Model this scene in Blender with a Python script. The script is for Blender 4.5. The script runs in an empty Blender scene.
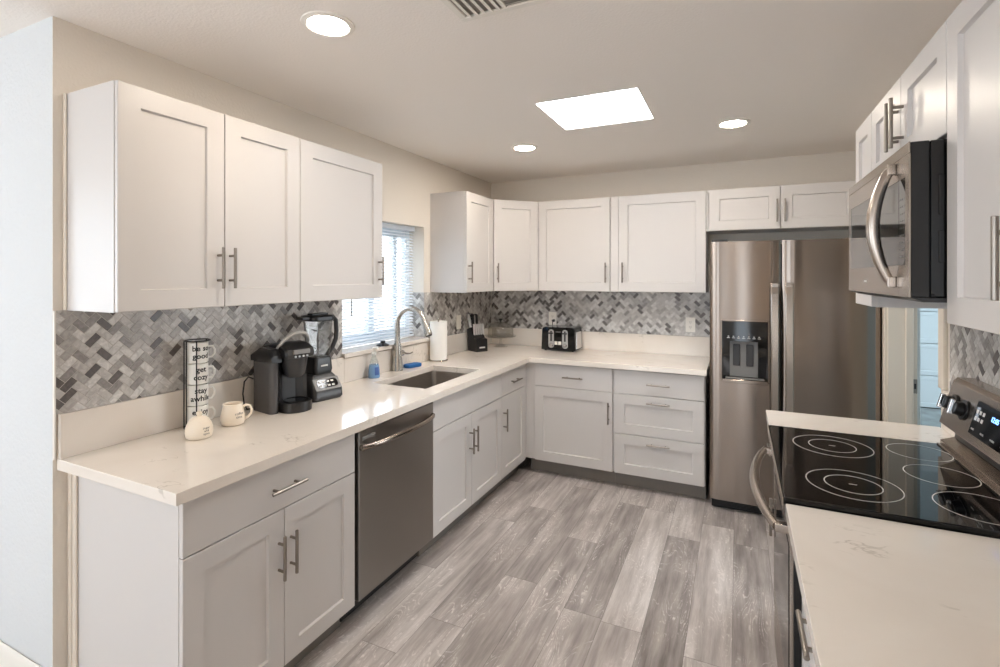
import bpy, bmesh, math, random
from mathutils import Vector, Matrix

# ------------------------------------------------------------------ camera, world, light, exposure
scene = bpy.context.scene
COL = scene.collection
PI = math.pi
F_PX, HORIZON = 504.08, 277.12
cam_d = bpy.data.cameras.new('camera')
cam_d.sensor_width = 36.0
cam_d.lens = F_PX * 36.0 / 1000.0
cam_d.shift_y = -(333.5 - HORIZON) / 1000.0
cam_d.clip_start = 0.02
cam = bpy.data.objects.new('camera', cam_d)
COL.objects.link(cam)
cam.location = (2.127, -0.5053, 1.5414)
cam.rotation_euler = (PI / 2, 0, math.radians(25.2455))
scene.camera = cam

scene.view_settings.view_transform = 'Standard'
scene.view_settings.look = 'None'
scene.view_settings.gamma = 1.0
scene.view_settings.use_curve_mapping = False
scene.view_settings.exposure = 0.27
try:
    scene.cycles.use_denoising = True
    scene.cycles.max_bounces = 18
    scene.cycles.diffuse_bounces = 14
    scene.cycles.glossy_bounces = 4
    scene.cycles.sample_clamp_indirect = 6.0
except Exception:
    pass

SKY_STRENGTH = 4.5
DOWNLIGHT = 140.0        # radiance of the recessed lamps' lenses
SKYLIGHT = 18.0
DAY_REAR = 12.0         # daylight through the living room windows, watts each
DAY_SIDE = 6.0
DAY_GARAGE = 115.0

world = bpy.data.worlds.new('sky')
scene.world = world
world.use_nodes = True
wn = world.node_tree
wn.nodes['Background'].inputs[0].default_value = (0.80, 0.90, 1.0, 1)
wn.nodes['Background'].inputs[1].default_value = SKY_STRENGTH


def area_light(name, loc, rot, sx, sy, power, color):
    l = bpy.data.lights.new(name, 'AREA')
    l.shape = 'RECTANGLE'
    l.size, l.size_y = sx, sy
    l.energy = power
    l.color = color
    o = bpy.data.objects.new(name, l)
    COL.objects.link(o)
    o.location = loc
    o.rotation_euler = rot
    return o


DAYCOL = (0.86, 0.93, 1.0)
# daylight entering by the windows of the living room behind the camera, and two added streak lights
area_light('daylight_rear_a', (-1.3, -4.03, 1.45), (-PI / 2, 0, 0), 1.7, 1.5, DAY_REAR, DAYCOL)
area_light('daylight_rear_b', (0.75, -4.03, 1.45), (-PI / 2, 0, 0), 1.2, 1.5, DAY_REAR, DAYCOL)
area_light('streak_light_a', (2.20, -4.03, 1.2), (-PI / 2, 0, 0), 0.2, 2.0, 34.0, (1.0, 0.78, 0.58))  # warm strip added unseen to streak the refrigerator's steel
area_light('streak_light_b', (1.76, -4.03, 1.2), (-PI / 2, 0, 0), 0.1, 2.0, 8.0, (1.0, 0.84, 0.70))  # thinner warm strip, added for a second refrigerator streak
area_light('daylight_side', (-3.03, -1.8, 1.45), (0, -PI / 2, 0), 1.5, 2.0, DAY_SIDE, DAYCOL)
# daylight by the garage's own window
area_light('daylight_garage', (7.9, 5.0, 1.7), (0, PI / 2, 0), 1.4, 2.2, DAY_GARAGE, (0.93, 0.97, 1.0))

# sun falling through the living room windows on to the floor behind the camera
sun_d = bpy.data.lights.new('sun', 'SUN')
sun_d.energy = 12.0
sun_d.angle = 0.01
sun_d.color = (0.97, 0.98, 1.0)
sun = bpy.data.objects.new('sun', sun_d)
COL.objects.link(sun)
sun.rotation_euler = Vector((0.12, 0.78, -0.62)).to_track_quat('-Z', 'Y').to_euler()

# ------------------------------------------------------------------ measured layout (metres)
W = 2.911           # right wall
YB = 3.8055         # back wall
H = 2.4385          # ceiling
YW = 0.405          # start of the left kitchen wall
CT = 0.914          # counter top height
CB = 0.876
UB, UT = 1.4256, 2.1797
UD = 0.3004         # upper carcass depth
BD = 0.6065         # base carcass depth
DT = 0.0175         # door thickness


# ------------------------------------------------------------------ materials
def lin(c):
    def f(x):
        x /= 255.0
        return x / 12.92 if x <= 0.04045 else ((x + 0.055) / 1.055) ** 2.4
    return (f(c[0]), f(c[1]), f(c[2]), 1.0)


def new_mat(name):
    m = bpy.data.materials.new(name)
    m.use_nodes = True
    nt = m.node_tree
    return m, nt, nt.nodes['Principled BSDF']


def N(nt, kind, **kw):
    n = nt.nodes.new(kind)
    for k, v in kw.items():
        setattr(n, k, v)
    return n


def L(nt, a, b):
    nt.links.new(a, b)


def ramp(nt, stops, interp='LINEAR'):
    r = N(nt, 'ShaderNodeValToRGB')
    r.color_ramp.interpolation = interp
    els = r.color_ramp.elements
    while len(els) < len(stops):
        els.new(0.5)
    for e, (p, c) in zip(els, stops):
        e.position = p
        e.color = c
    return r


def plain(name, rgb, rough=0.5, metal=0.0, bump=0.0, bscale=200.0, var=0.0, coat=0.0, spec=None):
    m, nt, p = new_mat(name)
    p.inputs['Base Color'].default_value = lin(rgb)
    p.inputs['Roughness'].default_value = rough
    p.inputs['Metallic'].default_value = metal
    if coat:
        p.inputs['Coat Weight'].default_value = coat
        p.inputs['Coat Roughness'].default_value = 0.05
    if spec is not None:
        p.inputs['Specular IOR Level'].default_value = spec
    tc = N(nt, 'ShaderNodeTexCoord')
    if var:
        nz = N(nt, 'ShaderNodeTexNoise')
        nz.inputs['Scale'].default_value = 6.0
        nz.inputs['Detail'].default_value = 4.0
        L(nt, tc.outputs['Object'], nz.inputs['Vector'])
        c = lin(rgb)
        lo = tuple(max(0, x * (1 - var)) for x in c[:3]) + (1,)
        hi = tuple(min(1, x * (1 + var)) for x in c[:3]) + (1,)
        r = ramp(nt, [(0.3, lo), (0.7, hi)])
        L(nt, nz.outputs['Fac'], r.inputs['Fac'])
        L(nt, r.outputs['Color'], p.inputs['Base Color'])
    if bump:
        nb = N(nt, 'ShaderNodeTexNoise')
        nb.inputs['Scale'].default_value = bscale
        nb.inputs['Detail'].default_value = 3.0
        L(nt, tc.outputs['Object'], nb.inputs['Vector'])
        b = N(nt, 'ShaderNodeBump')
        b.inputs['Strength'].default_value = bump
        b.inputs['Distance'].default_value = 0.004
        L(nt, nb.outputs['Fac'], b.inputs['Height'])
        L(nt, b.outputs['Normal'], p.inputs['Normal'])
    return m


def emit(name, rgb, strength):
    m, nt, p = new_mat(name)
    p.inputs['Base Color'].default_value = (0.8, 0.8, 0.8, 1)
    p.inputs['Emission Color'].default_value = rgb + (1,)
    p.inputs['Emission Strength'].default_value = strength
    return m


def glass(name, rgb=(1, 1, 1), rough=0.0, trans=0.75):
    """thin clear sheet: mix of transparent and glossy by Fresnel, works with straight light"""
    m = bpy.data.materials.new(name)
    m.use_nodes = True
    nt = m.node_tree
    nt.nodes.clear()
    out = N(nt, 'ShaderNodeOutputMaterial')
    tr = N(nt, 'ShaderNodeBsdfTransparent')
    tr.inputs[0].default_value = rgb + (1,)
    gl = N(nt, 'ShaderNodeBsdfGlossy')
    gl.inputs['Roughness'].default_value = rough
    fr = N(nt, 'ShaderNodeFresnel')
    ge = N(nt, 'ShaderNodeNewGeometry')
    io = N(nt, 'ShaderNodeMapRange')
    io.inputs['To Min'].default_value = 1.5
    io.inputs['To Max'].default_value = 1.0 / 1.5
    L(nt, ge.outputs['Backfacing'], io.inputs['Value'])
    L(nt, io.outputs['Result'], fr.inputs['IOR'])
    mx = N(nt, 'ShaderNodeMixShader')
    L(nt, fr.outputs[0], mx.inputs[0])
    L(nt, tr.outputs[0], mx.inputs[1])
    L(nt, gl.outputs[0], mx.inputs[2])
    L(nt, mx.outputs[0], out.inputs[0])
    return m


def steel(name, rgb, rough=0.28, horizontal=True, aniso=0.75):
    m, nt, p = new_mat(name)
    p.inputs['Metallic'].default_value = 1.0
    p.inputs['Base Color'].default_value = lin(rgb)
    p.inputs['Roughness'].default_value = rough
    p.inputs['Anisotropic'].default_value = aniso
    tg = N(nt, 'ShaderNodeTangent', direction_type='RADIAL', axis='Z')
    L(nt, tg.outputs['Tangent'], p.inputs['Tangent'])
    p.inputs['Anisotropic Rotation'].default_value = 0.25
    return m


def floor_material():
    m, nt, p = new_mat('grey_vinyl_plank')
    tc = N(nt, 'ShaderNodeTexCoord')
    sep = N(nt, 'ShaderNodeSeparateXYZ')
    L(nt, tc.outputs['Object'], sep.inputs[0])

    def math_(op, a, b=None, c=None):
        n = N(nt, 'ShaderNodeMath', operation=op)
        for i, v in enumerate((a, b, c)):
            if v is None:
                continue
            if isinstance(v, (int, float)):
                n.inputs[i].default_value = v
            else:
                L(nt, v, n.inputs[i])
        return n.outputs[0]
    PW, PL = 0.178, 1.22
    xr = math_('DIVIDE', math_('ADD', sep.outputs['X'], 0.03), PW)
    row = math_('FLOOR', xr)
    fx = math_('FRACT', xr)
    wn1 = N(nt, 'ShaderNodeTexWhiteNoise', noise_dimensions='1D')
    L(nt, row, wn1.inputs['W'])
    yr = math_('ADD', math_('DIVIDE', sep.outputs['Y'], PL), math_('MULTIPLY', wn1.outputs['Value'], 7.0))
    brd = math_('FLOOR', yr)
    fy = math_('FRACT', yr)
    cmb = N(nt, 'ShaderNodeCombineXYZ')
    L(nt, row, cmb.inputs[0])
    L(nt, brd, cmb.inputs[1])
    wn2 = N(nt, 'ShaderNodeTexWhiteNoise', noise_dimensions='2D')
    L(nt, cmb.outputs[0], wn2.inputs['Vector'])
    # per board shifted coordinates
    off = N(nt, 'ShaderNodeVectorMath', operation='MULTIPLY')
    L(nt, wn2.outputs['Color'], off.inputs[0])
    off.inputs[1].default_value = (13.0, 17.0, 5.0)
    add = N(nt, 'ShaderNodeVectorMath', operation='ADD')
    L(nt, tc.outputs['Object'], add.inputs[0])
    L(nt, off.outputs[0], add.inputs[1])
    # long streaks
    m1 = N(nt, 'ShaderNodeMapping')
    m1.inputs['Scale'].default_value = (26, 1.9, 1)
    L(nt, add.outputs[0], m1.inputs['Vector'])
    n1 = N(nt, 'ShaderNodeTexNoise')
    n1.inputs['Scale'].default_value = 1.0
    n1.inputs['Detail'].default_value = 6.0
    n1.inputs['Roughness'].default_value = 0.65
    L(nt, m1.outputs[0], n1.inputs['Vector'])
    # broad clouds
    m2 = N(nt, 'ShaderNodeMapping')
    m2.inputs['Scale'].default_value = (7.0, 2.2, 1)
    L(nt, add.outputs[0], m2.inputs['Vector'])
    n2 = N(nt, 'ShaderNodeTexNoise')
    n2.inputs['Scale'].default_value = 1.0
    n2.inputs['Detail'].default_value = 5.0
    L(nt, m2.outputs[0], n2.inputs['Vector'])
    # cathedral grain: contour lines of a stretched noise
    m3 = N(nt, 'ShaderNodeMapping')
    m3.inputs['Scale'].default_value = (8.0, 1.5, 1)
    L(nt, add.outputs[0], m3.inputs['Vector'])
    n3 = N(nt, 'ShaderNodeTexNoise')
    n3.inputs['Scale'].default_value = 1.0
    n3.inputs['Detail'].default_value = 3.0
    n3.inputs['Roughness'].default_value = 0.45
    n3.inputs['Distortion'].default_value = 0.6
    L(nt, m3.outputs[0], n3.inputs['Vector'])
    rings = math_('FRACT', math_('MULTIPLY', n3.outputs['Fac'], 26.0))
    rr = ramp(nt, [(0.0, (0, 0, 0, 1)), (0.68, (0, 0, 0, 1)), (0.84, (1, 1, 1, 1)), (1.0, (0, 0, 0, 1))])
    L(nt, rings, rr.inputs['Fac'])
    # rings appear only in patches, and broken by fine noise
    pr = ramp(nt, [(0.46, (0, 0, 0, 1)), (0.56, (1, 1, 1, 1))])
    L(nt, n2.outputs['Fac'], pr.inputs['Fac'])
    fr = ramp(nt, [(0.38, (0, 0, 0, 1)), (0.6, (1, 1, 1, 1))])
    n4 = N(nt, 'ShaderNodeTexNoise')
    n4.inputs['Scale'].default_value = 60.0
    n4.inputs['Detail'].default_value = 3.0
    L(nt, add.outputs[0], n4.inputs['Vector'])
    L(nt, n4.outputs['Fac'], fr.inputs['Fac'])
    ringf = math_('MULTIPLY', math_('MULTIPLY', rr.outputs['Color'], pr.outputs['Color']), fr.outputs['Color'])
    base = ramp(nt, [(0.28, lin((98, 91, 88))), (0.5, lin((168, 160, 156))), (0.70, lin((214, 208, 204)))])
    tone = math_('ADD', math_('MULTIPLY', n1.outputs['Fac'], 0.52), math_('MULTIPLY', n2.outputs['Fac'], 0.36))
    tone = math_('ADD', tone, math_('MULTIPLY', wn2.outputs['Value'], 0.13))
    tone = math_('SUBTRACT', tone, 0.005)
    L(nt, tone, base.inputs['Fac'])
    mixr = N(nt, 'ShaderNodeMix', data_type='RGBA')
    L(nt, math_('MULTIPLY', ringf, 0.85), mixr.inputs['Factor'])
    L(nt, base.outputs['Color'], mixr.inputs['A'])
    mixr.inputs['B'].default_value = lin((226, 220, 216))
    # seams
    ex = math_('MINIMUM', fx, math_('SUBTRACT', 1.0, fx))
    ey = math_('MINIMUM', fy, math_('SUBTRACT', 1.0, fy))
    sx = math_('LESS_THAN', ex, 0.0075)
    sy = math_('LESS_THAN', ey, 0.0012)
    seam = math_('MAXIMUM', sx, sy)
    mixs = N(nt, 'ShaderNodeMix', data_type='RGBA')
    L(nt, math_('MULTIPLY', seam, 0.55), mixs.inputs['Factor'])
    L(nt, mixr.outputs['Result'], mixs.inputs['A'])
    mixs.inputs['B'].default_value = lin((84, 76, 74))
    L(nt, mixs.outputs['Result'], p.inputs['Base Color'])
    p.inputs['Roughness'].default_value = 0.42
    b = N(nt, 'ShaderNodeBump')
    b.inputs['Strength'].default_value = 0.12
    b.inputs['Distance'].default_value = 0.002
    L(nt, tone, b.inputs['Height'])
    L(nt, b.outputs['Normal'], p.inputs['Normal'])
    return m


def quartz_material():
    m, nt, p = new_mat('cream_quartz')
    tc = N(nt, 'ShaderNodeTexCoord')
    n1 = N(nt, 'ShaderNodeTexNoise')
    n1.inputs['Scale'].default_value = 2.3
    n1.inputs['Detail'].default_value = 5.0
    n1.inputs['Distortion'].default_value = 1.2
    L(nt, tc.outputs['Object'], n1.inputs['Vector'])
    r1 = ramp(nt, [(0.3, lin((222, 213, 203))), (0.7, lin((230, 223, 214)))])
    L(nt, n1.outputs['Fac'], r1.inputs['Fac'])
    # sparse thin veins: contour line of a noise, only here and there
    n2 = N(nt, 'ShaderNodeTexNoise')
    n2.inputs['Scale'].default_value = 3.6
    n2.inputs['Detail'].default_value = 4.0
    n2.inputs['Roughness'].default_value = 0.6
    mp = N(nt, 'ShaderNodeMapping')
    mp.inputs['Rotation'].default_value = (0.3, 0.2, 0.7)
    mp.inputs['Scale'].default_value = (1.0, 2.2, 1.0)
    L(nt, tc.outputs['Object'], mp.inputs['Vector'])
    L(nt, mp.outputs[0], n2.inputs['Vector'])
    r2 = ramp(nt, [(0.488, (0, 0, 0, 1)), (0.5, (1, 1, 1, 1)), (0.512, (0, 0, 0, 1))])
    L(nt, n2.outputs['Fac'], r2.inputs['Fac'])
    n3 = N(nt, 'ShaderNodeTexNoise')
    n3.inputs['Scale'].default_value = 6.0
    L(nt, tc.outputs['Object'], n3.inputs['Vector'])
    r3 = ramp(nt, [(0.57, (0, 0, 0, 1)), (0.68, (1, 1, 1, 1))])
    L(nt, n3.outputs['Fac'], r3.inputs['Fac'])
    mu = N(nt, 'ShaderNodeMath', operation='MULTIPLY')
    L(nt, r2.outputs['Color'], mu.inputs[0])
    L(nt, r3.outputs['Color'], mu.inputs[1])
    mu2 = N(nt, 'ShaderNodeMath', operation='MULTIPLY')
    L(nt, mu.outputs[0], mu2.inputs[0])
    mu2.inputs[1].default_value = 0.5
    mx = N(nt, 'ShaderNodeMix', data_type='RGBA')
    L(nt, mu2.outputs[0], mx.inputs['Factor'])
    L(nt, r1.outputs['Color'], mx.inputs['A'])
    mx.inputs['B'].default_value = lin((150, 138, 122))
    L(nt, mx.outputs['Result'], p.inputs['Base Color'])
    p.inputs['Roughness'].default_value = 0.08
    p.inputs['Specular IOR Level'].default_value = 0.5
    return m


def tile_material(name, rgb):
    m, nt, p = new_mat(name)
    tc = N(nt, 'ShaderNodeTexCoord')
    n1 = N(nt, 'ShaderNodeTexNoise')
    n1.inputs['Scale'].default_value = 38.0
    n1.inputs['Detail'].default_value = 5.0
    n1.inputs['Distortion'].default_value = 1.5
    L(nt, tc.outputs['Object'], n1.inputs['Vector'])
    c = lin(rgb)
    r = ramp(nt, [(0.3, tuple(x * 0.78 for x in c[:3]) + (1,)), (0.7, tuple(min(1, x * 1.2) for x in c[:3]) + (1,))])
    L(nt, n1.outputs['Fac'], r.inputs['Fac'])
    L(nt, r.outputs['Color'], p.inputs['Base Color'])
    p.inputs['Roughness'].default_value = 0.3
    return m


def carafe_smoke(name):
    return glass(name, (0.62, 0.62, 0.63), 0.05)


M = {}
M['wall'] = plain('greige_wall_paint', (224, 217, 207), 0.75, bump=0.35, bscale=90)
M['wall_cool'] = plain('white_textured_wall_paint', (206, 209, 211), 0.75, bump=0.6, bscale=70)
M['ceiling'] = plain('ceiling_paint', (240, 235, 229), 0.85, bump=0.35, bscale=110)
M['floor'] = floor_material()
M['white'] = plain('white_cabinet_paint', (203, 199, 196), 0.36)
M['trimwhite'] = plain('white_trim_paint', (232, 228, 220), 0.4)
M['casing'] = plain('beige_casing_paint', (214, 204, 190), 0.45)
M['toe'] = plain('grey_toe_kick', (122, 116, 110), 0.55)
M['quartz'] = quartz_material()
M['nickel'] = plain('brushed_nickel', (150, 142, 134), 0.32, 1.0)
M['steel'] = steel('stainless_steel', (146, 135, 126), 0.20, aniso=1.0)
M['steel_plain'] = plain('smooth_stainless_trim', (176, 166, 157), 0.26, 1.0)
M['steel_dark'] = steel('dishwasher_steel', (150, 145, 140), 0.28, aniso=0.95)
M['steel_side'] = plain('grey_enamel_side', (96, 92, 90), 0.45, 0.3)
M['chrome'] = plain('polished_chrome', (220, 220, 222), 0.08, 1.0)
M['satin'] = plain('satin_nickel_tap', (188, 184, 178), 0.24, 1.0)
M['sinksteel'] = plain('sink_steel', (186, 180, 174), 0.36, 1.0)
M['black'] = plain('black_plastic', (22, 21, 22), 0.35)
M['blackgloss'] = plain('black_gloss', (10, 10, 11), 0.06)
M['ceran'] = plain('black_ceramic_glass', (6, 6, 7), 0.03, spec=0.32)
M['darkgrey'] = plain('dark_grey_plastic', (44, 43, 44), 0.38)
M['midgrey'] = plain('mid_grey_plastic', (120, 118, 116), 0.4)
M['silverplastic'] = plain('silver_plastic', (176, 174, 172), 0.3, 0.6)
M['ringgrey'] = plain('printed_ring_grey', (196, 194, 190), 0.4)
M['cream'] = plain('cream_stoneware', (238, 226, 208), 0.28)
M['labelwhite'] = plain('white_stoneware', (232, 230, 224), 0.3)
M['ink'] = plain('black_ink', (25, 22, 20), 0.6)
M['inkgrey'] = plain('grey_ink', (96, 90, 84), 0.6)
M['paper'] = plain('white_paper_towel', (244, 242, 238), 0.95, bump=0.4, bscale=160)
M['blue'] = plain('blue_sponge', (38, 98, 160), 0.85, bump=0.6, bscale=300)
M['soap'] = plain('blue_dish_soap', (124, 164, 208), 0.15)
M['clear'] = glass('clear_glass', (0.93, 0.95, 0.95))
M['pane'] = glass('window_glass', (0.98, 0.99, 1.0))
M['smoke'] = carafe_smoke('smoked_clear_plastic')
M['jarclear'] = glass('clear_jar_plastic', (0.86, 0.86, 0.86), 0.05)
M['blind'] = plain('white_blind_slat', (240, 242, 244), 0.5)
M['blind'].node_tree.nodes['Principled BSDF'].inputs['Transmission Weight'].default_value = 0.0
_nt = M['blind'].node_tree
_tl = N(_nt, 'ShaderNodeBsdfTranslucent')
_tl.inputs['Color'].default_value = (0.85, 0.88, 0.92, 1)
_mx = N(_nt, 'ShaderNodeMixShader')
_mx.inputs[0].default_value = 0.6
_out = [n for n in _nt.nodes if n.type == 'OUTPUT_MATERIAL'][0]
L(_nt, _nt.nodes['Principled BSDF'].outputs[0], _mx.inputs[1])
L(_nt, _tl.outputs[0], _mx.inputs[2])
L(_nt, _mx.outputs[0], _out.inputs[0])
M['vinyl'] = plain('white_vinyl_frame', (214, 224, 232), 0.4)
M['outlet'] = plain('white_outlet_plastic', (238, 234, 226), 0.35)
M['grout'] = plain('light_grout', (186, 181, 174), 0.8)
TILE = [tile_material('stone_tile_pale', (206, 204, 201)), tile_material('stone_tile_light', (188, 185, 182)),
        tile_material('stone_tile_mid', (167, 163, 160)), tile_material('stone_tile_grey', (142, 138, 135)),
        tile_material('stone_tile_dark', (96, 90, 88))]
M['lamp'] = emit('warm_lamp_lens', (1.0, 0.88, 0.74), DOWNLIGHT)
M['skylens'] = emit('skylight_diffuser', (0.97, 0.98, 1.0), SKYLIGHT)
M['bluedigit'] = emit('blue_clock_digits', (0.10, 0.32, 1.0), 3.5)
M['garagedoor'] = plain('pale_blue_garage_door', (214, 225, 230), 0.5)
M['garagewall'] = plain('garage_wall_paint', (206, 214, 216), 0.8)
M['garagefloor'] = plain('garage_concrete', (126, 134, 134), 0.25, var=0.25)
M['stucco'] = plain('pale_stucco', (226, 220, 210), 0.9, bump=0.4, bscale=40)
M['ground'] = plain('pale_gravel', (206, 198, 186), 0.95, var=0.15)
M['darkgap'] = plain('dark_recess', (30, 27, 25), 0.8)


M['silverhandle'] = plain('bright_satin_handle', (214, 213, 211), 0.3, 0.15)
M['ventback'] = plain('grey_duct_metal', (160, 154, 148), 0.6)
M['mirrorglass'] = plain('dark_mirror_glass', (20, 19, 18), 0.04, spec=1.0)


# ------------------------------------------------------------------ mesh helpers
def rings_loft(bm, rings, cap0=True, cap1=True, closed=True, mi=0):
    vs = [[bm.verts.new(p) for p in r] for r in rings]
    n = len(vs[0])
    for a, b in zip(vs[:-1], vs[1:]):
        for i in range(n if closed else n - 1):
            j = (i + 1) % n
            f = bm.faces.new((a[i], a[j], b[j], b[i]))
            f.material_index = mi
    if cap0:
        f = bm.faces.new(list(reversed(vs[0])))
        f.material_index = mi
    if cap1:
        f = bm.faces.new(vs[-1])
        f.material_index = mi
    return vs


def bx(bm, x0, x1, y0, y1, z0, z1, bev=0.0, seg=1, mi=0):
    t = bmesh.new()
    bmesh.ops.create_cube(t, size=1.0)
    for v in t.verts:
        v.co = Vector(((x0 + x1) / 2 + v.co.x * (x1 - x0), (y0 + y1) / 2 + v.co.y * (y1 - y0), (z0 + z1) / 2 + v.co.z * (z1 - z0)))
    if bev:
        bmesh.ops.bevel(t, geom=t.edges[:], offset=bev, segments=seg, profile=0.5, affect='EDGES')
    merge(bm, t, mi)


def merge(bm, t, mi=None, mat=None):
    if mat is not None:
        t.transform(mat)
    mp = {}
    for v in t.verts:
        mp[v] = bm.verts.new(v.co)
    for f in t.faces:
        try:
            g = bm.faces.new([mp[v] for v in f.verts])
            g.material_index = f.material_index if mi is None else mi
        except ValueError:
            pass
    t.free()


def basis(d):
    d = Vector(d).normalized()
    up = Vector((0, 0, 1)) if abs(d.z) < 0.95 else Vector((1, 0, 0))
    a = d.cross(up).normalized()
    b = a.cross(d).normalized()
    return a, b


def cyl(bm, p0, p1, r0, r1=None, n=20, mi=0, bev=0.0):
    p0, p1 = Vector(p0), Vector(p1)
    if r1 is None:
        r1 = r0
    a, b = basis(p1 - p0)

    def ring(c, r):
        return [c + (a * math.cos(2 * PI * i / n) + b * math.sin(2 * PI * i / n)) * r for i in range(n)]
    if bev:
        d = (p1 - p0).normalized() * bev
        rs = [ring(p0, r0 - bev), ring(p0 + d, r0), ring(p1 - d, r1), ring(p1, r1 - bev)]
    else:
        rs = [ring(p0, r0), ring(p1, r1)]
    rings_loft(bm, rs, mi=mi)


def tube(bm, pts, r, n=10, closed=False, mi=0, flat=1.0):
    """round tube along a polyline; r may be a list"""
    P = [Vector(p) for p in pts]
    R = r if isinstance(r, (list, tuple)) else [r] * len(P)
    rs = []
    a_prev = None
    for i, p in enumerate(P):
        if closed:
            d = P[(i + 1) % len(P)] - P[i - 1]
        elif i == 0:
            d = P[1] - P[0]
        elif i == len(P) - 1:
            d = P[-1] - P[-2]
        else:
            d = (P[i + 1] - P[i]).normalized() + (P[i] - P[i - 1]).normalized()
        d.normalize()
        if a_prev is None:
            a, b = basis(d)
        else:
            a = (a_prev - d * a_prev.dot(d)).normalized()
            b = a.cross(d).normalized()
        a_prev = a
        rs.append([p + (a * math.cos(2 * PI * k / n) + b * math.sin(2 * PI * k / n) * flat) * R[i] for k in range(n)])
    if closed:
        rs.append(rs[0])
        vs = [[bm.verts.new(q) for q in rr] for rr in rs[:-1]]
        vs.append(vs[0])
        for A, B in zip(vs[:-1], vs[1:]):
            for k in range(n):
                f = bm.faces.new((A[k], A[(k + 1) % n], B[(k + 1) % n], B[k]))
                f.material_index = mi
    else:
        rings_loft(bm, rs, mi=mi)


def lathe(bm, prof, c=(0, 0, 0), n=32, mi=0, cap0=True, cap1=True, closed_profile=False):
    c = Vector(c)
    rs = [[c + Vector((r * math.cos(2 * PI * i / n), r * math.sin(2 * PI * i / n), z)) for i in range(n)] for r, z in prof]
    if closed_profile:
        vs = [[bm.verts.new(p) for p in r] for r in rs]
        vs.append(vs[0])
        for a, b in zip(vs[:-1], vs[1:]):
            for i in range(n):
                j = (i + 1) % n
                f = bm.faces.new((a[i], a[j], b[j], b[i]))
                f.material_index = mi
    else:
        rings_loft(bm, rs, cap0, cap1, mi=mi)


def prism(bm, pts, axis, a0, a1, mi=0, bev=0.0):
    """extrude a 2D outline along an axis; pts are the other two coordinates in xyz order"""
    def P(p, a):
        return {'x': (a, p[0], p[1]), 'y': (p[0], a, p[1]), 'z': (p[0], p[1], a)}[axis]
    t = bmesh.new()
    rings_loft(t, [[P(p, a0) for p in pts], [P(p, a1) for p in pts]])
    bmesh.ops.recalc_face_normals(t, faces=t.faces[:])
    if bev:
        bmesh.ops.bevel(t, geom=t.edges[:], offset=bev, segments=2, profile=0.5, affect='EDGES')
    merge(bm, t, mi)


def rrect(x0, x1, y0, y1, r, n=5):
    pts = []
    for cx, cy, a0 in ((x1 - r, y1 - r, 0), (x0 + r, y1 - r, 90), (x0 + r, y0 + r, 180), (x1 - r, y0 + r, 270)):
        for k in range(n + 1):
            a = math.radians(a0 + 90.0 * k / n)
            pts.append((cx + r * math.cos(a), cy + r * math.sin(a)))
    return pts


def arc(c, r, a0, a1, n, plane='xz', y=0.0):
    out = []
    for k in range(n + 1):
        a = math.radians(a0 + (a1 - a0) * k / n)
        u, v = c[0] + r * math.cos(a), c[1] + r * math.sin(a)
        out.append((u, y, v) if plane == 'xz' else (y, u, v) if plane == 'yz' else (u, v, y))
    return out


def top_of(o):
    while o.parent:
        o = o.parent
    return o


def obj(name, bm, mat, parent=None, world=False, smooth=35, label=None, kind=None):
    bmesh.ops.recalc_face_normals(bm, faces=bm.faces[:])
    if world and parent is not None:
        bmesh.ops.translate(bm, verts=bm.verts[:], vec=-Vector(top_of(parent).location))
    me = bpy.data.meshes.new(name)
    bm.to_mesh(me)
    bm.free()
    for m_ in (mat if isinstance(mat, (list, tuple)) else [mat]):
        me.materials.append(m_)
    if smooth:
        me.polygons.foreach_set('use_smooth', [True] * len(me.polygons))
        me.set_sharp_from_angle(angle=math.radians(smooth))
    o = bpy.data.objects.new(name, me)
    COL.objects.link(o)
    if smooth:
        wm = o.modifiers.new('weighted_normal', 'WEIGHTED_NORMAL')
        wm.keep_sharp = True
        wm.weight = 90
    if parent is not None:
        o.parent = parent
    if label:
        o['label'] = label
    if kind:
        o['kind'] = kind
    return o


def tag(o, label, cat, group=None, kind=None):
    o['label'] = label
    o['category'] = cat
    if group:
        o['group'] = group
    if kind:
        o['kind'] = kind
    return o


def thing(name, label, cat, loc=(0, 0, 0), rz=0.0, group=None):
    o = bpy.data.objects.new(name, None)
    o.empty_display_size = 0.05
    COL.objects.link(o)
    o.location = loc
    o.rotation_euler = (0, 0, math.radians(rz))
    return tag(o, label, cat, group)


def struct(name, bm, mat, label=None, parent=None, smooth=35):
    o = obj(name, bm, mat, parent, smooth=smooth)
    if parent is None:
        o['kind'] = 'structure'
        if label:
            o['label'] = label
    return o


def origin_to(o, loc):
    """put a single mesh thing's origin at its base"""
    loc = Vector(loc)
    o.data.transform(Matrix.Translation(-loc))
    o.location = loc
    return o


def text_bm(s, size, depth=0.0006, align='CENTER', space=1.0, bold=0.0):
    cu = bpy.data.curves.new('lettering_curve', 'FONT')
    cu.body = s
    cu.size = size
    cu.extrude = depth
    cu.offset = bold
    cu.align_x = align
    cu.align_y = 'CENTER'
    cu.space_line = space
    cu.resolution_u = 2
    o = bpy.data.objects.new('lettering_curve', cu)
    COL.objects.link(o)
    dg = bpy.context.evaluated_depsgraph_get()
    me = bpy.data.meshes.new_from_object(o.evaluated_get(dg))
    bm = bmesh.new()
    bm.from_mesh(me)
    bpy.data.objects.remove(o)
    bpy.data.curves.remove(cu)
    bpy.data.meshes.remove(me)
    return bm


def frame_matrix(xaxis, yaxis, loc):
    x, y = Vector(xaxis).normalized(), Vector(yaxis).normalized()
    z = x.cross(y)
    m = Matrix((x, y, z)).transposed().to_4x4()
    m.translation = Vector(loc)
    return m


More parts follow.
